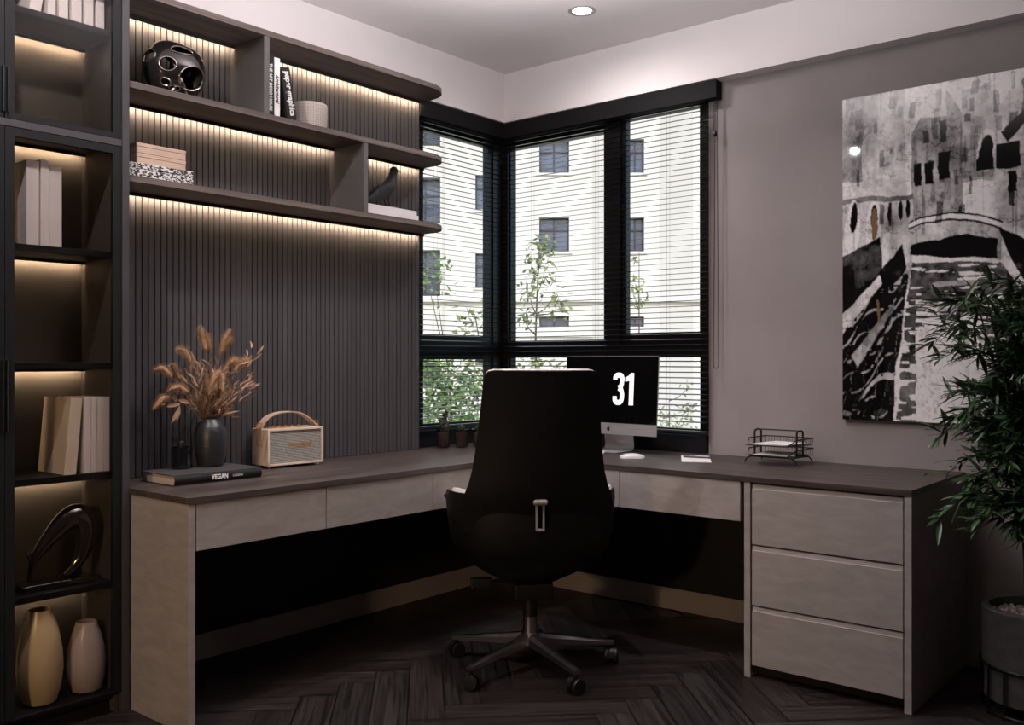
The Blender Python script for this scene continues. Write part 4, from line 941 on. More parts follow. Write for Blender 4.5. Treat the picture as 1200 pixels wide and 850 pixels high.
# office chair --------------------------------------------------------------------
def chair():
    yaw = R(39.8 + 7.0)
    t = thing('office_chair', 'black high-back office chair seen from behind in front of the corner desk', 'chair', (1.069, -1.098, 0), yaw)
    f = -yaw
    # -- outer bucket shell: horizontal U sections that narrow downwards
    def usec(z, w, back, front, n=28, p=2.6):
        pts = []
        for i in range(n + 1):
            a = math.pi * i / n
            cx = math.cos(a); sx = math.sin(a)
            x = w * math.copysign(abs(cx) ** (2 / p), cx); y = -back * abs(sx) ** (2 / p)
            pts.append((x, y, z))
        # arms forward
        k = 8
        L_ = [(w * (1 - 0.05 * (j / k) ** 2), front * j / k, z) for j in range(k, 0, -1)]
        R_ = [(-w * (1 - 0.05 * (j / k) ** 2), front * j / k, z) for j in range(1, k + 1)]
        return L_ + pts + R_
    bm = BM(); rows = []
    for z, w, bk, fr in ((0.698, 0.322, 0.235, 0.22), (0.66, 0.323, 0.240, 0.235), (0.60, 0.318, 0.240, 0.24), (0.54, 0.312, 0.238, 0.245), (0.495, 0.300, 0.232, 0.245), (0.455, 0.275, 0.218, 0.24), (0.425, 0.245, 0.200, 0.235)):
        rows.append(usec(z, w, bk, fr))
    # rim dips towards arm fronts
    rows2 = []
    for r_i, r in enumerate(rows):
        rr = []
        for x, y, z in r:
            zz = z - (0.02 + 0.05 * max(0, (y + 0.02) / 0.24) ** 2 if (r_i == 0 and y > -0.05) else 0)
            rr.append((x, y, zz))
        rows2.append(rr)
    surf(bm, rows2); solid(bm, 0.012); obj('outer_shell', bm, M['leather'], t, smooth=True)
    # padded inner lining with the pale arm tops
    bm = BM(); rows = []
    for z, w, bk, fr in ((0.690, 0.318, 0.232, 0.225), (0.708, 0.306, 0.222, 0.228), (0.706, 0.285, 0.205, 0.225), (0.690, 0.272, 0.19, 0.22), (0.60, 0.262, 0.18, 0.22), (0.53, 0.255, 0.175, 0.22)):
        r = usec(z, w, bk, fr); rows.append([(x, y, zz - (0.02 + 0.05 * max(0, (y + 0.02) / 0.24) ** 2 if (z > 0.68 and y > -0.05) else 0)) for x, y, zz in r])
    surf(bm, rows); obj('inner_lining', bm, M['leather_in'], t, smooth=True, label='pale leather lining over the armrests')
    # under pan
    bm = BM(); rows = []
    for z, w, bk, fr in ((0.475, 0.280, 0.220, 0.236), (0.425, 0.243, 0.198, 0.235), (0.380, 0.175, 0.150, 0.19), (0.350, 0.115, 0.10, 0.12), (0.330, 0.07, 0.07, 0.06)):
        rows.append([(w * math.copysign(abs(math.cos(a)) ** .75, math.cos(a)), (fr if math.sin(a) > 0 else bk) * math.copysign(abs(math.sin(a)) ** .75, math.sin(a)), z) for a in [2 * math.pi * i / 40 for i in range(40)]])
    V = surf(bm, rows, closed=True); bm.faces.new(V[-1]); bm.faces.new(V[0][::-1]); obj('seat_pan', bm, M['leather'], t, smooth=True)
    bm = BM(); box(bm, -0.235, 0.235, -0.15, 0.255, 0.48, 0.555, 0.03, 4); obj('seat_cushion', bm, M['leather_in'], t, smooth=True)
    # -- backrest: tapered curved shell
    def brow(z, w, yc, bow, n=18, fl=0):
        return [(w * (2 * i / n - 1), yc + bow * (2 * i / n - 1) ** 2, z) for i in range(n + 1)]
    lv = [(0.56, 0.262, -0.208, 0.05), (0.62, 0.270, -0.222, 0.055), (0.66, 0.275, -0.236, 0.058), (0.70, 0.264, -0.249, 0.058), (0.74, 0.248, -0.257, 0.056), (0.79, 0.236, -0.264, 0.054), (0.85, 0.227, -0.272, 0.050), (0.93, 0.218, -0.283, 0.044), (1.01, 0.212, -0.294, 0.036), (1.08, 0.207, -0.304, 0.028), (1.115, 0.204, -0.309, 0.024), (1.134, 0.200, -0.312, 0.022), (1.145, 0.191, -0.314, 0.020), (1.149, 0.172, -0.315, 0.017)]
    bm = BM(); surf(bm, [brow(*l) for l in lv]); solid(bm, -0.016)
    o = obj('back_shell', bm, M['leather'], t, smooth=True)
    bm = BM(); front = []
    for z, w, yc, bow in lv[1:]:
        front.append([(x * 0.985, y + 0.020 + 0.032 * (1 - (x / w) ** 4), zz + 0.004 * (zz > 1.1)) for x, y, zz in brow(z, w, yc, bow)])
    surf(bm, front); solid(bm, 0.018); obj('back_cushion', bm, M['leather_in'], t, smooth=True, label='pale leather back cushion')
    # lever plate on the back
    yb = -0.262
    bm = BM()
    for s in (-1, 1): box(bm, s * 0.0125 - 0.0035, s * 0.0125 + 0.0035, yb - 0.006, yb + 0.012, 0.572, 0.685, 0.0015)
    box(bm, -0.0125, 0.0125, yb - 0.006, yb + 0.012, 0.572, 0.580, 0.001); lt = obj('lumbar_track', bm, M['handle'], t)
    bm = BM(); tube(bm, [(-0.017, yb - 0.010, 0.676), (0.017, yb - 0.010, 0.676)], 0.0105, 14); ball(bm, (-0.017, yb - .010, 0.676), 0.0105, 12); ball(bm, (0.017, yb - .010, 0.676), 0.0105, 12); obj('lever', bm, M['handle'], t, smooth=True)
    # mechanism, paddle, gas lift
    bm = BM(); box(bm, -0.075, 0.075, -0.11, 0.11, 0.285, 0.345, 0.01, 2); obj('tilt_mechanism', bm, M['plastic'], t)
    bm = BM(); tube(bm, [(-0.06, -0.05, 0.345), (-0.16, -0.06, 0.350)], 0.006, 8); box(bm, -0.235, -0.155, -0.085, -0.045, 0.330, 0.365, 0.006, 2); obj('height_paddle', bm, M['plastic'], t)
    bm = BM(); lathe(bm, [(0.028, 0.20), (0.028, 0.29)], 24); obj('lift_cover', bm, M['plastic'], t, smooth=True)
    bm = BM(); lathe(bm, [(0.030, 0.105), (0.034, 0.112), (0.028, 0.150), (0.0265, 0.205)], 24); obj('lift_column', bm, M['chrome'], t, smooth=True)
    bm = BM(); lathe(bm, [(0.034, 0.085), (0.042, 0.095), (0.040, 0.125), (0.030, 0.140)], 24); obj('hub', bm, M['chrome'], t, smooth=True)
    for k in range(5):
        a = R(-92.5 + 72 * k) + f; c, s = math.cos(a), math.sin(a)
        A = Matrix.Rotation(a, 4, 'Z'); bm = BM(); rows = []
        for i in range(9):
            q = i / 8; x = 0.02 + q * 0.315; w = 0.026 * (1 - q) + 0.013 * q; zt = 0.138 - 0.052 * q ** 0.85; th = 0.042 * (1 - q) + 0.016 * q
            rows.append([(x, -w, zt - th), (x, -w, zt - th * .3), (x, -w * .5, zt), (x, w * .5, zt), (x, w, zt - th * .3), (x, w, zt - th)])
        V = surf(bm, rows, closed=True); bm.faces.new(V[0][::-1]); bm.faces.new(V[-1]); leg = obj('base_leg', bm, M['chrome'], t, mtx=A, smooth=True)
        # caster
        sw = R((200, 75, 130, 20, 250)[k]); ox_, oy_ = 0.325 * c, 0.325 * s; B = Matrix.Translation((ox_, oy_, 0)) @ Matrix.Rotation(sw + f, 4, 'Z')
        bm = BM(); lathe(bm, [(0.0055, 0.045), (0.0055, 0.075)], 10); 
        rows = []
        for yy in (-0.008, 0.008): rows.append([(-0.006 + 0.031 * math.cos(q), yy, 0.029 + 0.031 * math.sin(q)) for q in [math.pi * i / 12 for i in range(13)]])
        surf(bm, rows); obj('caster', bm, M['plastic'], t, mtx=B, smooth=True)
        cs = t.children[-1] if False else None
        for sgn in (-1, 1):
            bm = BM(); W_ = Matrix.Translation((-0.006, sgn * 0.017, 0.0285)) @ Matrix.Rotation(R(90), 4, 'X')
            lathe(bm, [(0.018, -0.010), (0.0265, -0.009), (0.0285, -0.005), (0.0285, 0.005), (0.0265, 0.009), (0.018, 0.010)], 24, mtx=W_); obj('caster_wheel', bm, M['plastic'], t, mtx=B, smooth=True)
chair()

# picture: monochrome canal scene, painted procedurally into the surface ----------------
def picture():
    Wm, Hm = 0.86, 1.336; nx, nz = 300, 466; rs = np.random.RandomState(4)
    def noise(fx, fz, seed):
        r = np.random.RandomState(seed); g = r.rand(fz + 2, fx + 2); X = np.linspace(0, fx, nx); Z = np.linspace(0, fz, nz)
        xi = X.astype(int); zi = Z.astype(int); xf = X - xi; zf = Z - zi; xf = xf * xf * (3 - 2 * xf); zf = zf * zf * (3 - 2 * zf)
        a = g[zi][:, xi]; b = g[zi][:, xi + 1]; c = g[zi + 1][:, xi]; d = g[zi + 1][:, xi + 1]
        return (a * (1 - xf) + b * xf) * (1 - zf)[:, None] + (c * (1 - xf) + d * xf) * zf[:, None]
    def fbm(fx, fz, s): return (noise(fx, fz, s) + .5 * noise(fx * 2, fz * 2, s + 1) + .25 * noise(fx * 4, fz * 4, s + 2) + .125 * noise(fx * 8, fz * 8, s + 3)) / 1.875
    U, V = np.meshgrid(np.linspace(0, 1, nx), np.linspace(0, 1, nz))      # V=0 top
    U = U * Wm / 0.70; wob = (fbm(8, 12, 11) - .5) * 0.035; uu = U + wob; vv = V + (fbm(9, 13, 31) - .5) * 0.02
    C = 0.86 - 0.10 * fbm(6, 9, 1)
    wash = fbm(7, 10, 51); fine = fbm(34, 50, 71); streak = noise(60, 9, 91); hst = noise(9, 150, 95)
    def region(m, val, var=0.25, soft=None):
        nonlocal C
        tone = val * (1 + var * (wash - .5) * 2 + 0.25 * (fine - .5) + 0.15 * (streak - .5)); C = np.where(m, tone, C)
    def poly(pts):
        m = np.zeros_like(U, bool); n = len(pts); j = n - 1
        for i in range(n):
            xi, yi = pts[i]; xj, yj = pts[j]
            cond = ((yi > vv) != (yj > vv)) & (uu < (xj - xi) * (vv - yi) / (yj - yi + 1e-9) + xi); m ^= cond; j = i
        return m
    R4 = lambda a, b, c, d: poly([(a, c), (b, c), (b, d), (a, d)])
    ell = lambda cx, cy, rx, ry: ((uu - cx) / rx) ** 2 + ((vv - cy) / ry) ** 2 < 1
    region(R4(-.1, .36, -.1, .34), 0.66, 0.30)                      # left wall, light
    region(R4(-.1, .12, -.1, .26), 0.40, 0.5); region(R4(.12, .2, -.1, .10), 0.55, .5)
    region(poly([(.39, .14), (.45, .09), (.58, .10), (.58, .02), (.66, .10), (.66, .40), (.39, .40)]), 0.42, 0.45)   # far building
    region(R4(.66, .83, .03, .30), 0.52, 0.45); region(R4(.66, .83, .17, .29), 0.40, .4)
    for cx, cy, w, h in ((.43, .26, .022, .03), (.49, .26, .02, .03), (.57, .24, .028, .04), (.56, .14, .015, .03), (.47, .15, .015, .02)): region(R4(cx - w, cx + w, cy - h, cy + h), 0.07, .6)
    region(ell(.79, .215, .05, .062), 0.75, .1); region(ell(.79, .22, .036, .05), 0.06, .5); region(R4(.745, .835, .235, .27), 0.10, .5)
    region(poly([(.83, .10), (1.0, -.02), (1.4, -.1), (1.4, .55), (.83, .42)]), 0.60, 0.35)                          # right houses
    region(poly([(.86, .17), (1.02, .09), (1.05, .11), (.90, .20)]), 0.05, .4); region(poly([(.95, .03), (1.03, -.01), (1.02, .03), (.96, .06)]), 0.05, .4)
    region(R4(.84, .96, .20, .27), 0.06, .5); region(R4(1.02, 1.05, .07, .15), 0.08, .5); region(R4(.90, .94, .28, .34), 0.12, .5); region(R4(1.10, 1.16, .2, .3), .1, .4); region(R4(1.1, 1.3, .34, .5), .2, .5)
    region(R4(-.1, .40, .315, .345), 0.30, .5)
    region(R4(-.1, .40, .33, .60), 0.62, 0.35)                       # left arcade
    for cx, cy in ((.06, .375), (.18, .385)): region(ell(cx, cy + .03, .045, .085), 0.80, .1); region(ell(cx + .005, cy, .02, .045), 0.06, .5)
    for cx in (.27, .33, .37): region(ell(cx, .36, .012, .03), 0.12, .5)
    region(poly([(-.1, .52), (.22, .44), (.26, .62), (-.1, .70)]), 0.16, .7); region(R4(.235, .27, .43, .62), .78, .2)
    # bridge and its dark opening
    region(poly([(.38, .43), (.45, .40), (.60, .385), (.75, .40), (.86, .44), (.86, .53), (.38, .50)]), 0.55, .35)
    region(poly([(.39, .475), (.55, .455), (.70, .45), (.84, .47), (.84, .525), (.60, .515), (.39, .50)]), 0.03, .5)
    arc = np.abs(vv - (.395 + .55 * (uu - .58) ** 2)); region((arc < .006) & (uu > .38) & (uu < .86), 0.9, .05); region((np.abs(arc - .009) < .0022) & (uu > .38) & (uu < .86), 0.12, .2)
    # water
    water = poly([(.40, .52), (.86, .54), (1.0, .66), (1.4, .80), (1.4, 1.1), (.30, 1.1), (.36, .70)])
    region(water, 0.80, 0.10)
    dk = water & (vv < .74) & ((hst * .7 + fbm(12, 60, 21) * .6) > (.44 + (vv - .52) * 1.6)); C = np.where(dk, 0.10 + .15 * fine, C)
    rip = water & ((uu > .84 + .1 * np.sin(vv * 40)) | (uu < .42)) & (noise(24, 90, 61) > .42); C = np.where(rip, 0.12 + .2 * wash, C)
    region(R4(.50, .72, .585, .60), 0.45, .2)
    # right quay & left boats
    region(poly([(.84, .44), (1.4, .60), (1.4, .80), (1.02, .66)]), 0.10, .8); region(poly([(1.0, .7), (1.4, .85), (1.4, 1.1), (1.1, 1.1)]), .18, .8)
    left = poly([(-.1, .66), (.20, .56), (.34, .47), (.38, .56), (.34, .74), (.30, .90), (.30, 1.1), (-.1, 1.1)]); region(left, 0.085, 0.95)
    for k in range(9):
        y0 = .60 + .045 * k; band = left & (np.abs(vv - (y0 + .45 * (.25 - uu)) - .02 * np.sin(uu * 25 + k)) < .004 + .006 * (k % 3 == 0)) ; C = np.where(band & (fine > .47), 0.50, C)
    region(poly([(-.1, .73), (.22, .555), (.24, .58), (-.1, .80)]), 0.72, .25); region(poly([(.05, .80), (.30, .64), (.31, .66), (.08, .84)]), .45, .5)
    for k in range(70):
        cx, cy = rs.uniform(.0, 1.25), rs.uniform(.02, .40); w_, h_ = rs.uniform(.006, .02), rs.uniform(.008, .035); mm = R4(cx - w_, cx + w_, cy - h_, cy + h_); C = np.where(mm, C * rs.uniform(.35, .85), C)
    tw = np.clip((fbm(5, 7, 171) - .42) * 4, 0, 1); C = np.where(~water, C * (1 - .38 * tw * (.6 + .8 * fine)), C)
    curv = left & (np.abs(np.sin(uu * 40 + 6 * wash + vv * 10)) < .05) & (vv > .7); C = np.where(curv, 0.34, C)
    # drips & granulation
    C = C * (0.90 + 0.2 * fine); dr = (noise(110, 5, 81) > .86) & (vv < .5); C = np.where(dr, C * .72, C)
    ed = np.abs(np.gradient(C)[0]) + np.abs(np.gradient(C)[1]); C = np.clip(C - 0.25 * np.clip(ed, 0, .3), 0.01, 0.9)
    for _ in range(1): C = (C + np.roll(C, 1, 0) + np.roll(C, 1, 1) + np.roll(C, -1, 0)) / 4 * .7 + C * .3
    C = np.where(np.abs(fbm(14, 20, 131) - .5) < .012, C * .72, C); C = np.where(np.abs(fbm(22, 30, 141) - .47) < .010, C * .8, C); C = np.clip((C - 0.33) * 1.45 + 0.33 + .25 * (fbm(26, 38, 151) - .5), 0.008, 0.98); C = np.where(C < .5, C * (0.55 + .9 * C), C); C = np.clip(C * (0.86 + 0.28 * noise(70, 110, 7)), .006, .95)
    col = np.stack([C * 0.97, C * 0.935, C * 0.94, np.ones_like(C)], -1)
    # a few ochre accents
    oc = (ell(.185, .40, .018, .05)) | poly([(.20, .63), (.215, .63), (.225, .70), (.21, .70)]); col[oc] = (0.20, 0.12, 0.06, 1)
    t = thing('framed_art', 'large black and white canal watercolour print on the right wall', 'picture', (1.881, -0.004, 0.937))
    bm = BM(); box(bm, 0, Wm, -0.018, 0, 0, Hm, 0.001); obj('backing', bm, M['frame'], t)
    xs = np.linspace(0.001, Wm - 0.001, nx); zs = np.linspace(Hm - .001, .001, nz); X, Z = np.meshgrid(xs, zs)
    co = np.stack([X, np.full_like(X, -0.0192), Z], -1).reshape(-1, 3)
    idx = np.arange(nx * nz).reshape(nz, nx); q = np.stack([idx[:-1, :-1], idx[1:, :-1], idx[1:, 1:], idx[:-1, 1:]], -1).reshape(-1, 4)
    me = bpy.data.meshes.new('print'); me.from_pydata(co.tolist(), [], q.tolist())
    ca = me.color_attributes.new('Col', 'FLOAT_COLOR', 'POINT'); ca.data.foreach_set('color', col.reshape(-1).astype(np.float32))
    me.materials.append(vcol_mat('print_gloss', 0.7, coat=1.0, spec=0.0)); o = bpy.data.objects.new('print', me); COL.objects.link(o); o.parent = t
picture()

# floor plant ------------------------------------------------------------------------
def plant():
    t = thing('floor_planter', 'dark concrete planter in a black wire stand with pale pebbles at right', 'planter', (2.665, -0.36, 0))
    Rr = 0.165
    bm = BM(); lathe(bm, [(Rr - .012, 0.04), (Rr - .006, 0.045), (Rr - .006, 0.155), (Rr, 0.16), (Rr + .002, 0.345), (Rr - .004, 0.352), (Rr - .022, 0.352), (Rr - .024, 0.30), (0.01, 0.30)], 56); obj('pot', bm, M['pot_conc'], t, smooth=True)
    bm = BM(); 
    for z in (0.162, 0.012):
        pts = [(Rr * 1.035 * math.cos(a), Rr * 1.035 * math.sin(a), z) for a in [2 * math.pi * i / 48 for i in range(48)]]; tube(bm, pts, 0.004, 6, closed=True)
    for i in range(16):
        a = 2 * math.pi * i / 16; tube(bm, [(Rr * 1.035 * math.cos(a), Rr * 1.035 * math.sin(a), 0.0), (Rr * 1.035 * math.cos(a), Rr * 1.035 * math.sin(a), 0.162)], 0.004, 6)
    for i in range(4):
        a = math.pi * i / 4; tube(bm, [(Rr * 1.03 * math.cos(a), Rr * 1.03 * math.sin(a), 0.036), (-Rr * 1.03 * math.cos(a), -Rr * 1.03 * math.sin(a), 0.036)], 0.0035, 6)
    obj('wire_stand', bm, M['wire'], t)
    bm = BM(); rg = random.Random(2)
    for i in range(420):
        a = rg.uniform(0, 6.283); r = math.sqrt(rg.random()) * (Rr - .034); s = rg.uniform(0.006, 0.010)
        ball(bm, (r * math.cos(a), r * math.sin(a), 0.316 + rg.uniform(-.006, .012)), s, 6, (1, rg.uniform(.7, 1), rg.uniform(.55, .9)))
    o = obj('pebbles', bm, M['pebble'], t, smooth=True); o['kind'] = 'stuff'
    p = thing('bamboo_plant', 'tall leafy green indoor plant with narrow leaves growing from the concrete planter', 'plant', (2.665, -0.36, 0.325))
    rg = random.Random(12); stems = []; leaf = BM(); stm = BM()
    for i in range(9):
        a = 2 * math.pi * i / 9 + .3; r0 = 0.03; lean = rg.uniform(0.05, 0.20); h = rg.uniform(0.85, 1.18)
        P = smooth_path([(r0 * math.cos(a), r0 * math.sin(a), -0.02), (r0 * 1.6 * math.cos(a), r0 * 1.6 * math.sin(a), h * .35), ((r0 + lean * .5) * math.cos(a), (r0 + lean * .5) * math.sin(a), h * .7), ((r0 + lean) * math.cos(a), (r0 + lean) * math.sin(a), h)], 6)
        tube(stm, P, [0.006 * (1 - 0.6 * k / (len(P) - 1)) for k in range(len(P))], 6)
        stems.append(P)
    tips = 0
    def wallok(q): return q.y < 0.33 and q.y < 0.33
    for P in stems:
        for b in range(27):
            f = rg.uniform(0.30, 1.0); q = P[int(f * (len(P) - 1))]; a = rg.uniform(0, 6.283); L = rg.uniform(0.12, 0.30) * (1.15 - 0.35 * f)
            d = Vector((math.cos(a), math.sin(a), rg.uniform(0.0, 0.75))).normalized()
            e1 = q + d * L * .6; e2 = q + d * L + Vector((0, 0, -0.30 * L))
            if e2.y > 0.29 or (min(e1.x, e2.x) < -0.28 and min(e2.z, e1.z, q.z) < 0.47): continue
            tube(stm, [q, e1, e2], [0.0022, 0.0015, 0.0008], 4)
            B = smooth_path([q, e1, e2], 6)
            for k in range(2, len(B)):
                for s in range(2):
                    c = B[k]; dd = (d + Vector((rg.gauss(0, .55), rg.gauss(0, .55), rg.gauss(-0.15, .40)))).normalized(); Lf = rg.uniform(0.05, 0.095)
                    e_ = c + dd * Lf
                    if e_.y > 0.305 or (min(e_.x, c.x) < -0.29 and min(e_.z, c.z) < 0.46): continue
                    leafshape(leaf, c, dd, (rg.gauss(0, .3), rg.gauss(0, .3), 1), Lf, rg.uniform(0.012, 0.019), rg.uniform(0.05, 0.5), 4)
    obj('stems', stm, M['stem'], p); obj('foliage', leaf, M['leaf'], p)
plant()

# ceiling downlights -------------------------------------------------------------------
DL = [(0.93, -0.56), (0.88, -2.96)]
def downlights():
    for k, (x, y) in enumerate(DL[:1]):
        t = thing('recessed_downlight', 'round recessed ceiling light glowing near the window corner', 'ceiling light', (x, y, H))
        bm = BM(); lathe(bm, [(0.040, -0.001), (0.052, -0.006), (0.060, -0.004), (0.061, 0.0), (0.040, 0.0)], 40, cap=False); obj('trim_ring', bm, M['trayrim'], t, smooth=True)
        bm = BM(); lathe(bm, [(0.040, -0.0035), (0.002, -0.0035)], 40); obj('lens', bm, M['lamp'], t, smooth=True)
downlights()

# outdoors -------------------------------------------------------------------------------
CAM = Vector((3.33, -3.92, 1.185)); YW = R(39.8)
FW = Vector((-math.sin(YW), math.cos(YW), 0)); RT = Vector((math.cos(YW), math.sin(YW), 0))
def outdoors():
    Dp = 36.0; k = Dp / 1099.0; base = CAM + FW * Dp; base.z = 0
    t = thing('apartment_building', 'pale sunlit apartment building seen through the blinds', 'building', (base.x, base.y, 0), YW)
    def X(u): return (u - 600) * k
    def Z(v): return 1.185 + (422 - v) * k
    rects = []
    # (u0,u1,v0,v1,kind)
    col_w = [(632, 667), (735, 755), (557, 571), (850, 885), (900, 935)]
    wins = []
    for u0, u1 in ((632, 667), (735, 755), (850, 885)):
        for v0, v1 in ((-20, 20), (72, 112), (163, 203), (255, 295)): wins.append((u0, u1, v0, v1, 0))
        wins.append((u0, u1, 371, 383, 0)); wins.append((u0, u1, 460, 490, 0))
    for v0, v1 in ((22, 63), (114, 155), (205, 246), (297, 337), (419, 428)): wins.append((557, 578, v0, v1, 0))
    for u0, u1 in ((478, 516), (380, 425)):
        for v1 in (-12, 80, 171, 262, 347): wins.append((u0, u1, v1 - 54, v1, 1))
        wins.append((u0, u1, 417, 455, 1))
    # main wall with real openings: split into grid cells
    ux = sorted({300, 1000, *[w[0] for w in wins], *[w[1] for w in wins]}); vx = sorted({-60, 620, *[w[2] for w in wins], *[w[3] for w in wins]})
    bm = BM()
    for i in range(len(ux) - 1):
        run = None
        for j in range(len(vx) - 1):
            cu, cv = (ux[i] + ux[i + 1]) / 2, (vx[j] + vx[j + 1]) / 2
            hole = any(w[0] < cu < w[1] and w[2] < cv < w[3] for w in wins)
            if not hole: run = (run[0], vx[j + 1]) if run else (vx[j], vx[j + 1])
            if (hole or j == len(vx) - 2) and run:
                box(bm, X(ux[i]), X(ux[i + 1]), 0, 0.5, Z(run[1]), Z(run[0])); run = None
    obj('wall', bm, M['facade'], t)
    bm = BM(); box(bm, X(300), X(1000), 0.5, 9, Z(620), Z(-60)); obj('rear_block', bm, M['facade2'], t)
    for u0, u1 in ((694, 713), (773, 812), (518, 521)):
        bm = BM(); box(bm, X(u0), X(u1), -0.06, 0.0, Z(620), Z(-60)); obj('pilaster', bm, M['facade2'], t)
    bm = BM()
    for v in (351,): box(bm, X(300), X(1000), -0.22, 0, Z(v + 3), Z(v - 1)); 
    for v in (393, ): box(bm, X(300), X(1000), -0.10, 0, Z(v + 2), Z(v))
    obj('cornice', bm, M['facade'], t)
    for u0, u1, v0, v1, kd in wins:
        x0, x1, z0, z1 = X(u0), X(u1), Z(v1), Z(v0); y = 0.22 if kd == 0 else 0.42
        bm = BM(); w = 0.05
        box(bm, x0, x1, y, y + .06, z0, z0 + w); box(bm, x0, x1, y, y + .06, z1 - w, z1); n = 2
        for q in range(n + 1): xx = x0 + (x1 - x0 - w) * q / n; box(bm, xx, xx + w, y, y + .06, z0, z1)
        m_ = (z1 - z0)
        if m_ > 0.6: box(bm, x0, x1, y, y + .06, z0 + m_ * .62, z0 + m_ * .62 + w)
        f = obj('window', bm, M['bframe'], t)
        bm = BM(); box(bm, x0, x1, y + .065, y + .08, z0, z1); obj('pane', bm, M['bwin'], f)
        if kd == 0 and m_ > .6:
            bm = BM(); box(bm, x0 - .1, x1 + .1, -.08, .2, z0 - .09, z0); obj('sill', bm, M['facade'], f)
        if kd:
            bm = BM(); hgt = 0.75
            box(bm, x0, x1, .05, .09, z0 + hgt - .05, z0 + hgt); box(bm, x0, x1, .05, .09, z0 + .05, z0 + .09)
            for q in range(9): xx = x0 + (x1 - x0) * q / 8; box(bm, xx - .012, xx + .012, .055, .08, z0, z0 + hgt)
            obj('railing', bm, M['rail'], f)
    g = BM(); c = CAM + FW * 26
    box(g, -30, 30, -21, 24, -3.4, -3.2); o = obj('ground', g, M['lawn'], None, loc=(c.x, c.y, 0), rotz=YW); o['kind'] = 'structure'
    def at(u, v, d):
        p = CAM + FW * d + RT * ((u - 600) / 1099 * d); p.z = 1.185 + (422 - v) / 1099 * d; return p
    def tree(name, label, u, d, vtop, clusters, n, m, ls, trunkr=0.05, seed=1, dens=0.5, group=None):
        rg = random.Random(seed); b = at(u, 500, d); b.z = -3.2
        t = thing(name, label, 'tree' if 'tree' in name else 'shrub', b, 0, group)
        top = at(u + 4, vtop, d) - b; bm = BM(); P = smooth_path([(0, 0, 0), tuple(top * .35 + Vector((rg.gauss(0, .06), rg.gauss(0, .06), 0))), tuple(top * .7 + Vector((rg.gauss(0, .08), 0, 0))), tuple(top)], 6)
        tube(bm, P, [trunkr * (1 - .85 * i / (len(P) - 1)) for i in range(len(P))], 6)
        L = BM()
        for (cu, cv, r, cnt) in clusters:
            c = at(cu, cv, d) - b
            j = min(range(len(P)), key=lambda q: abs(P[q].z - (c.z - r * 1.2)) ); s0 = P[j]
            tube(bm, [s0, (s0 + c) / 2 + Vector((0, 0, -.05)), c], [trunkr * .3, trunkr * .2, trunkr * .08], 4)
            for q in range(int(cnt * dens)):
                v = Vector((rg.gauss(0, 1), rg.gauss(0, 1), rg.gauss(0, 1))); v = v.normalized() * r * rg.random() ** .5
                dd = Vector((rg.gauss(0, 1), rg.gauss(0, 1), rg.gauss(0, .7))).normalized()
                leafshape(L, c + v, dd, (rg.gauss(0, 1), rg.gauss(0, 1), 1), ls * rg.uniform(.7, 1.3), ls * .5, .1, 2)
        obj('trunk', bm, M['bark'], t); obj('foliage', L, m, t)
    rg = random.Random(8)
    cl = [(633, 295, .30, 90), (641, 288, .18, 40), (622, 312, .20, 40), (638, 318, .22, 45), (620, 345, .28, 60), (648, 350, .28, 60), (630, 335, .2, 30), (612, 372, .25, 40), (655, 362, .2, 35), (628, 370, .2, 30), (606, 425, .4, 110), (628, 425, .35, 90), (650, 430, .2, 30)]
    tree('young_tree', 'thin young tree in front of the pale building, through the middle of the window', 628, 17, 292, cl, 0, M['tleaf2'], .13, .045, 21)
    cl = [(558, 372, .35, 55), (566, 385, .3, 40), (545, 385, .3, 30), (553, 420, .4, 60), (540, 435, .4, 70), (560, 440, .35, 60)]
    tree('young_tree', 'sparse small tree left of the window corner post, before the pale building', 553, 15, 372, cl, 0, M['tleaf2'], .12, .04, 22)
    cl = [(744, 332, .30, 45), (748, 345, .25, 35), (740, 352, .2, 20), (742, 300, .1, 10)]
    tree('young_tree', 'slender tree top just right of the window mullion', 745, 20, 296, cl, 0, M['tleaf2'], .13, .035, 23)
    cl = [(497, 425, .45, 260), (505, 445, .5, 300), (520, 460, .45, 260), (500, 475, .5, 300), (535, 470, .45, 260), (515, 495, .5, 260), (555, 480, .5, 260), (548, 452, .4, 180), (565, 500, .5, 200), (530, 500, .5, 200), (510, 330, .4, 60), (500, 322, .4, 80)]
    tree('garden_shrub_tree', 'dense sunlit green foliage low in the left window', 520, 14, 425, cl, 0, M['tleaf'], .11, .05, 24, dens=0.5)
    cl = [(745, 478, .20, 30), (744, 492, .25, 40), (772, 490, .25, 30), (800, 488, .3, 50), (812, 478, .2, 25), (806, 455, .15, 12), (770, 475, .12, 10), (800, 498, .3, 60), (740, 500, .3, 60), (770, 505, .3, 60)]
    tree('garden_shrub', 'sparse shrub low in the window right of the computer', 780, 16, 470, cl, 0, M['tleaf2'], .10, .03, 25)
outdoors()

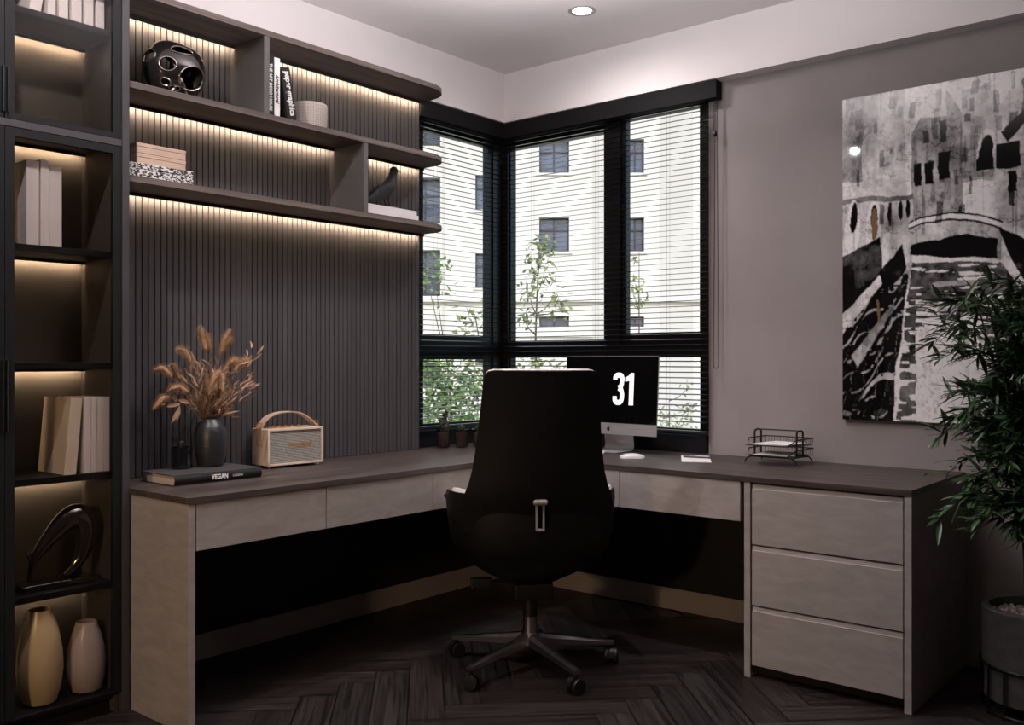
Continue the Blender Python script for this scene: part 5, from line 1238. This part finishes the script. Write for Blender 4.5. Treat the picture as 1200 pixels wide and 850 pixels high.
# ------------------------------------------------------------------ lights
def area(name, loc, rot, sx, sy, e, c, spread=180):
    l = bpy.data.lights.new(name, 'AREA'); l.shape = 'RECTANGLE'; l.size = sx; l.size_y = sy; l.energy = e; l.color = c; l.spread = R(spread)
    o = bpy.data.objects.new(name, l); COL.objects.link(o); o.location = loc; o.rotation_euler = rot; return o
def spot(name, loc, e, c, ang=150, blend=0.6, r=0.04, tilt=(0, 0, 0)):
    l = bpy.data.lights.new(name, 'SPOT'); l.energy = e; l.color = c; l.spot_size = R(ang); l.spot_blend = blend; l.shadow_soft_size = r
    o = bpy.data.objects.new(name, l); COL.objects.link(o); o.location = loc; o.rotation_euler = tilt; return o
for k, (x, y) in enumerate(DL):
    spot('downlight_lamp', (x, y, H - 0.012), (44, 68)[k], ((1, .94, .94), (1, .93, .93))[k], (179, 168)[k], (1.0, 0.35)[k], (.04, .022)[k])
spot('downlight_lamp', (1.15, -1.35, H - 0.012), 62, (1, .94, .94), 100, 0.6)
l3 = spot('warm_fill_spot', (1.9, -4.9, 1.3), 95, (1, .66, .38), 70, 0.9, 0.10)  # added warm fill without a fixture, for the desk end panel and skirting
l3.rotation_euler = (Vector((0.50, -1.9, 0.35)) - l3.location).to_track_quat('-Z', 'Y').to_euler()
area('ceiling_fill', (1.50, -1.75, 2.20), (math.pi, 0, 0), 0.9, 0.9, 54, (1, .94, .95))  # unseen fill added to brighten the ceiling, no fixture hangs here
sun = bpy.data.lights.new('sun', 'SUN'); sun.energy = 1.6; sun.color = (1, .97, .92); sun.angle = R(1.0)
so = bpy.data.objects.new('sun', sun); COL.objects.link(so)
sd = (FW + RT * 0.35 + Vector((0, 0, -0.75))).normalized(); so.rotation_euler = sd.to_track_quat('-Z', 'Y').to_euler()
w = bpy.data.worlds.new('World'); scn.world = w; w.use_nodes = True; nt = w.node_tree; bg = nt.nodes['Background']
sky = nt.nodes.new('ShaderNodeTexSky'); sky.sky_type = 'NISHITA'; sky.sun_disc = False; sky.sun_elevation = R(38); sky.sun_rotation = R(140); sky.air_density = 1.2; sky.dust_density = 2.0
nt.links.new(sky.outputs[0], bg.inputs[0]); bg.inputs[1].default_value = 0.22

# ------------------------------------------------------------------ camera
cam = bpy.data.cameras.new('camera'); cam.sensor_width = 36; cam.lens = 36 * 1099 / 1200; cam.shift_y = -0.0025; cam.clip_start = 0.05; cam.clip_end = 200
co = bpy.data.objects.new('camera', cam); COL.objects.link(co); co.location = CAM; co.rotation_euler = (R(90), 0, YW); scn.camera = co
vs = scn.view_settings; vs.view_transform = 'Standard'; vs.look = 'None'; vs.gamma = 1; vs.exposure = 0.12; vs.use_curve_mapping = False
scn.cycles.use_denoising = True; scn.cycles.max_bounces = 8; scn.cycles.diffuse_bounces = 4; scn.cycles.glossy_bounces = 4; scn.cycles.transparent_max_bounces = 24
scn.cycles.sample_clamp_indirect = 4.0
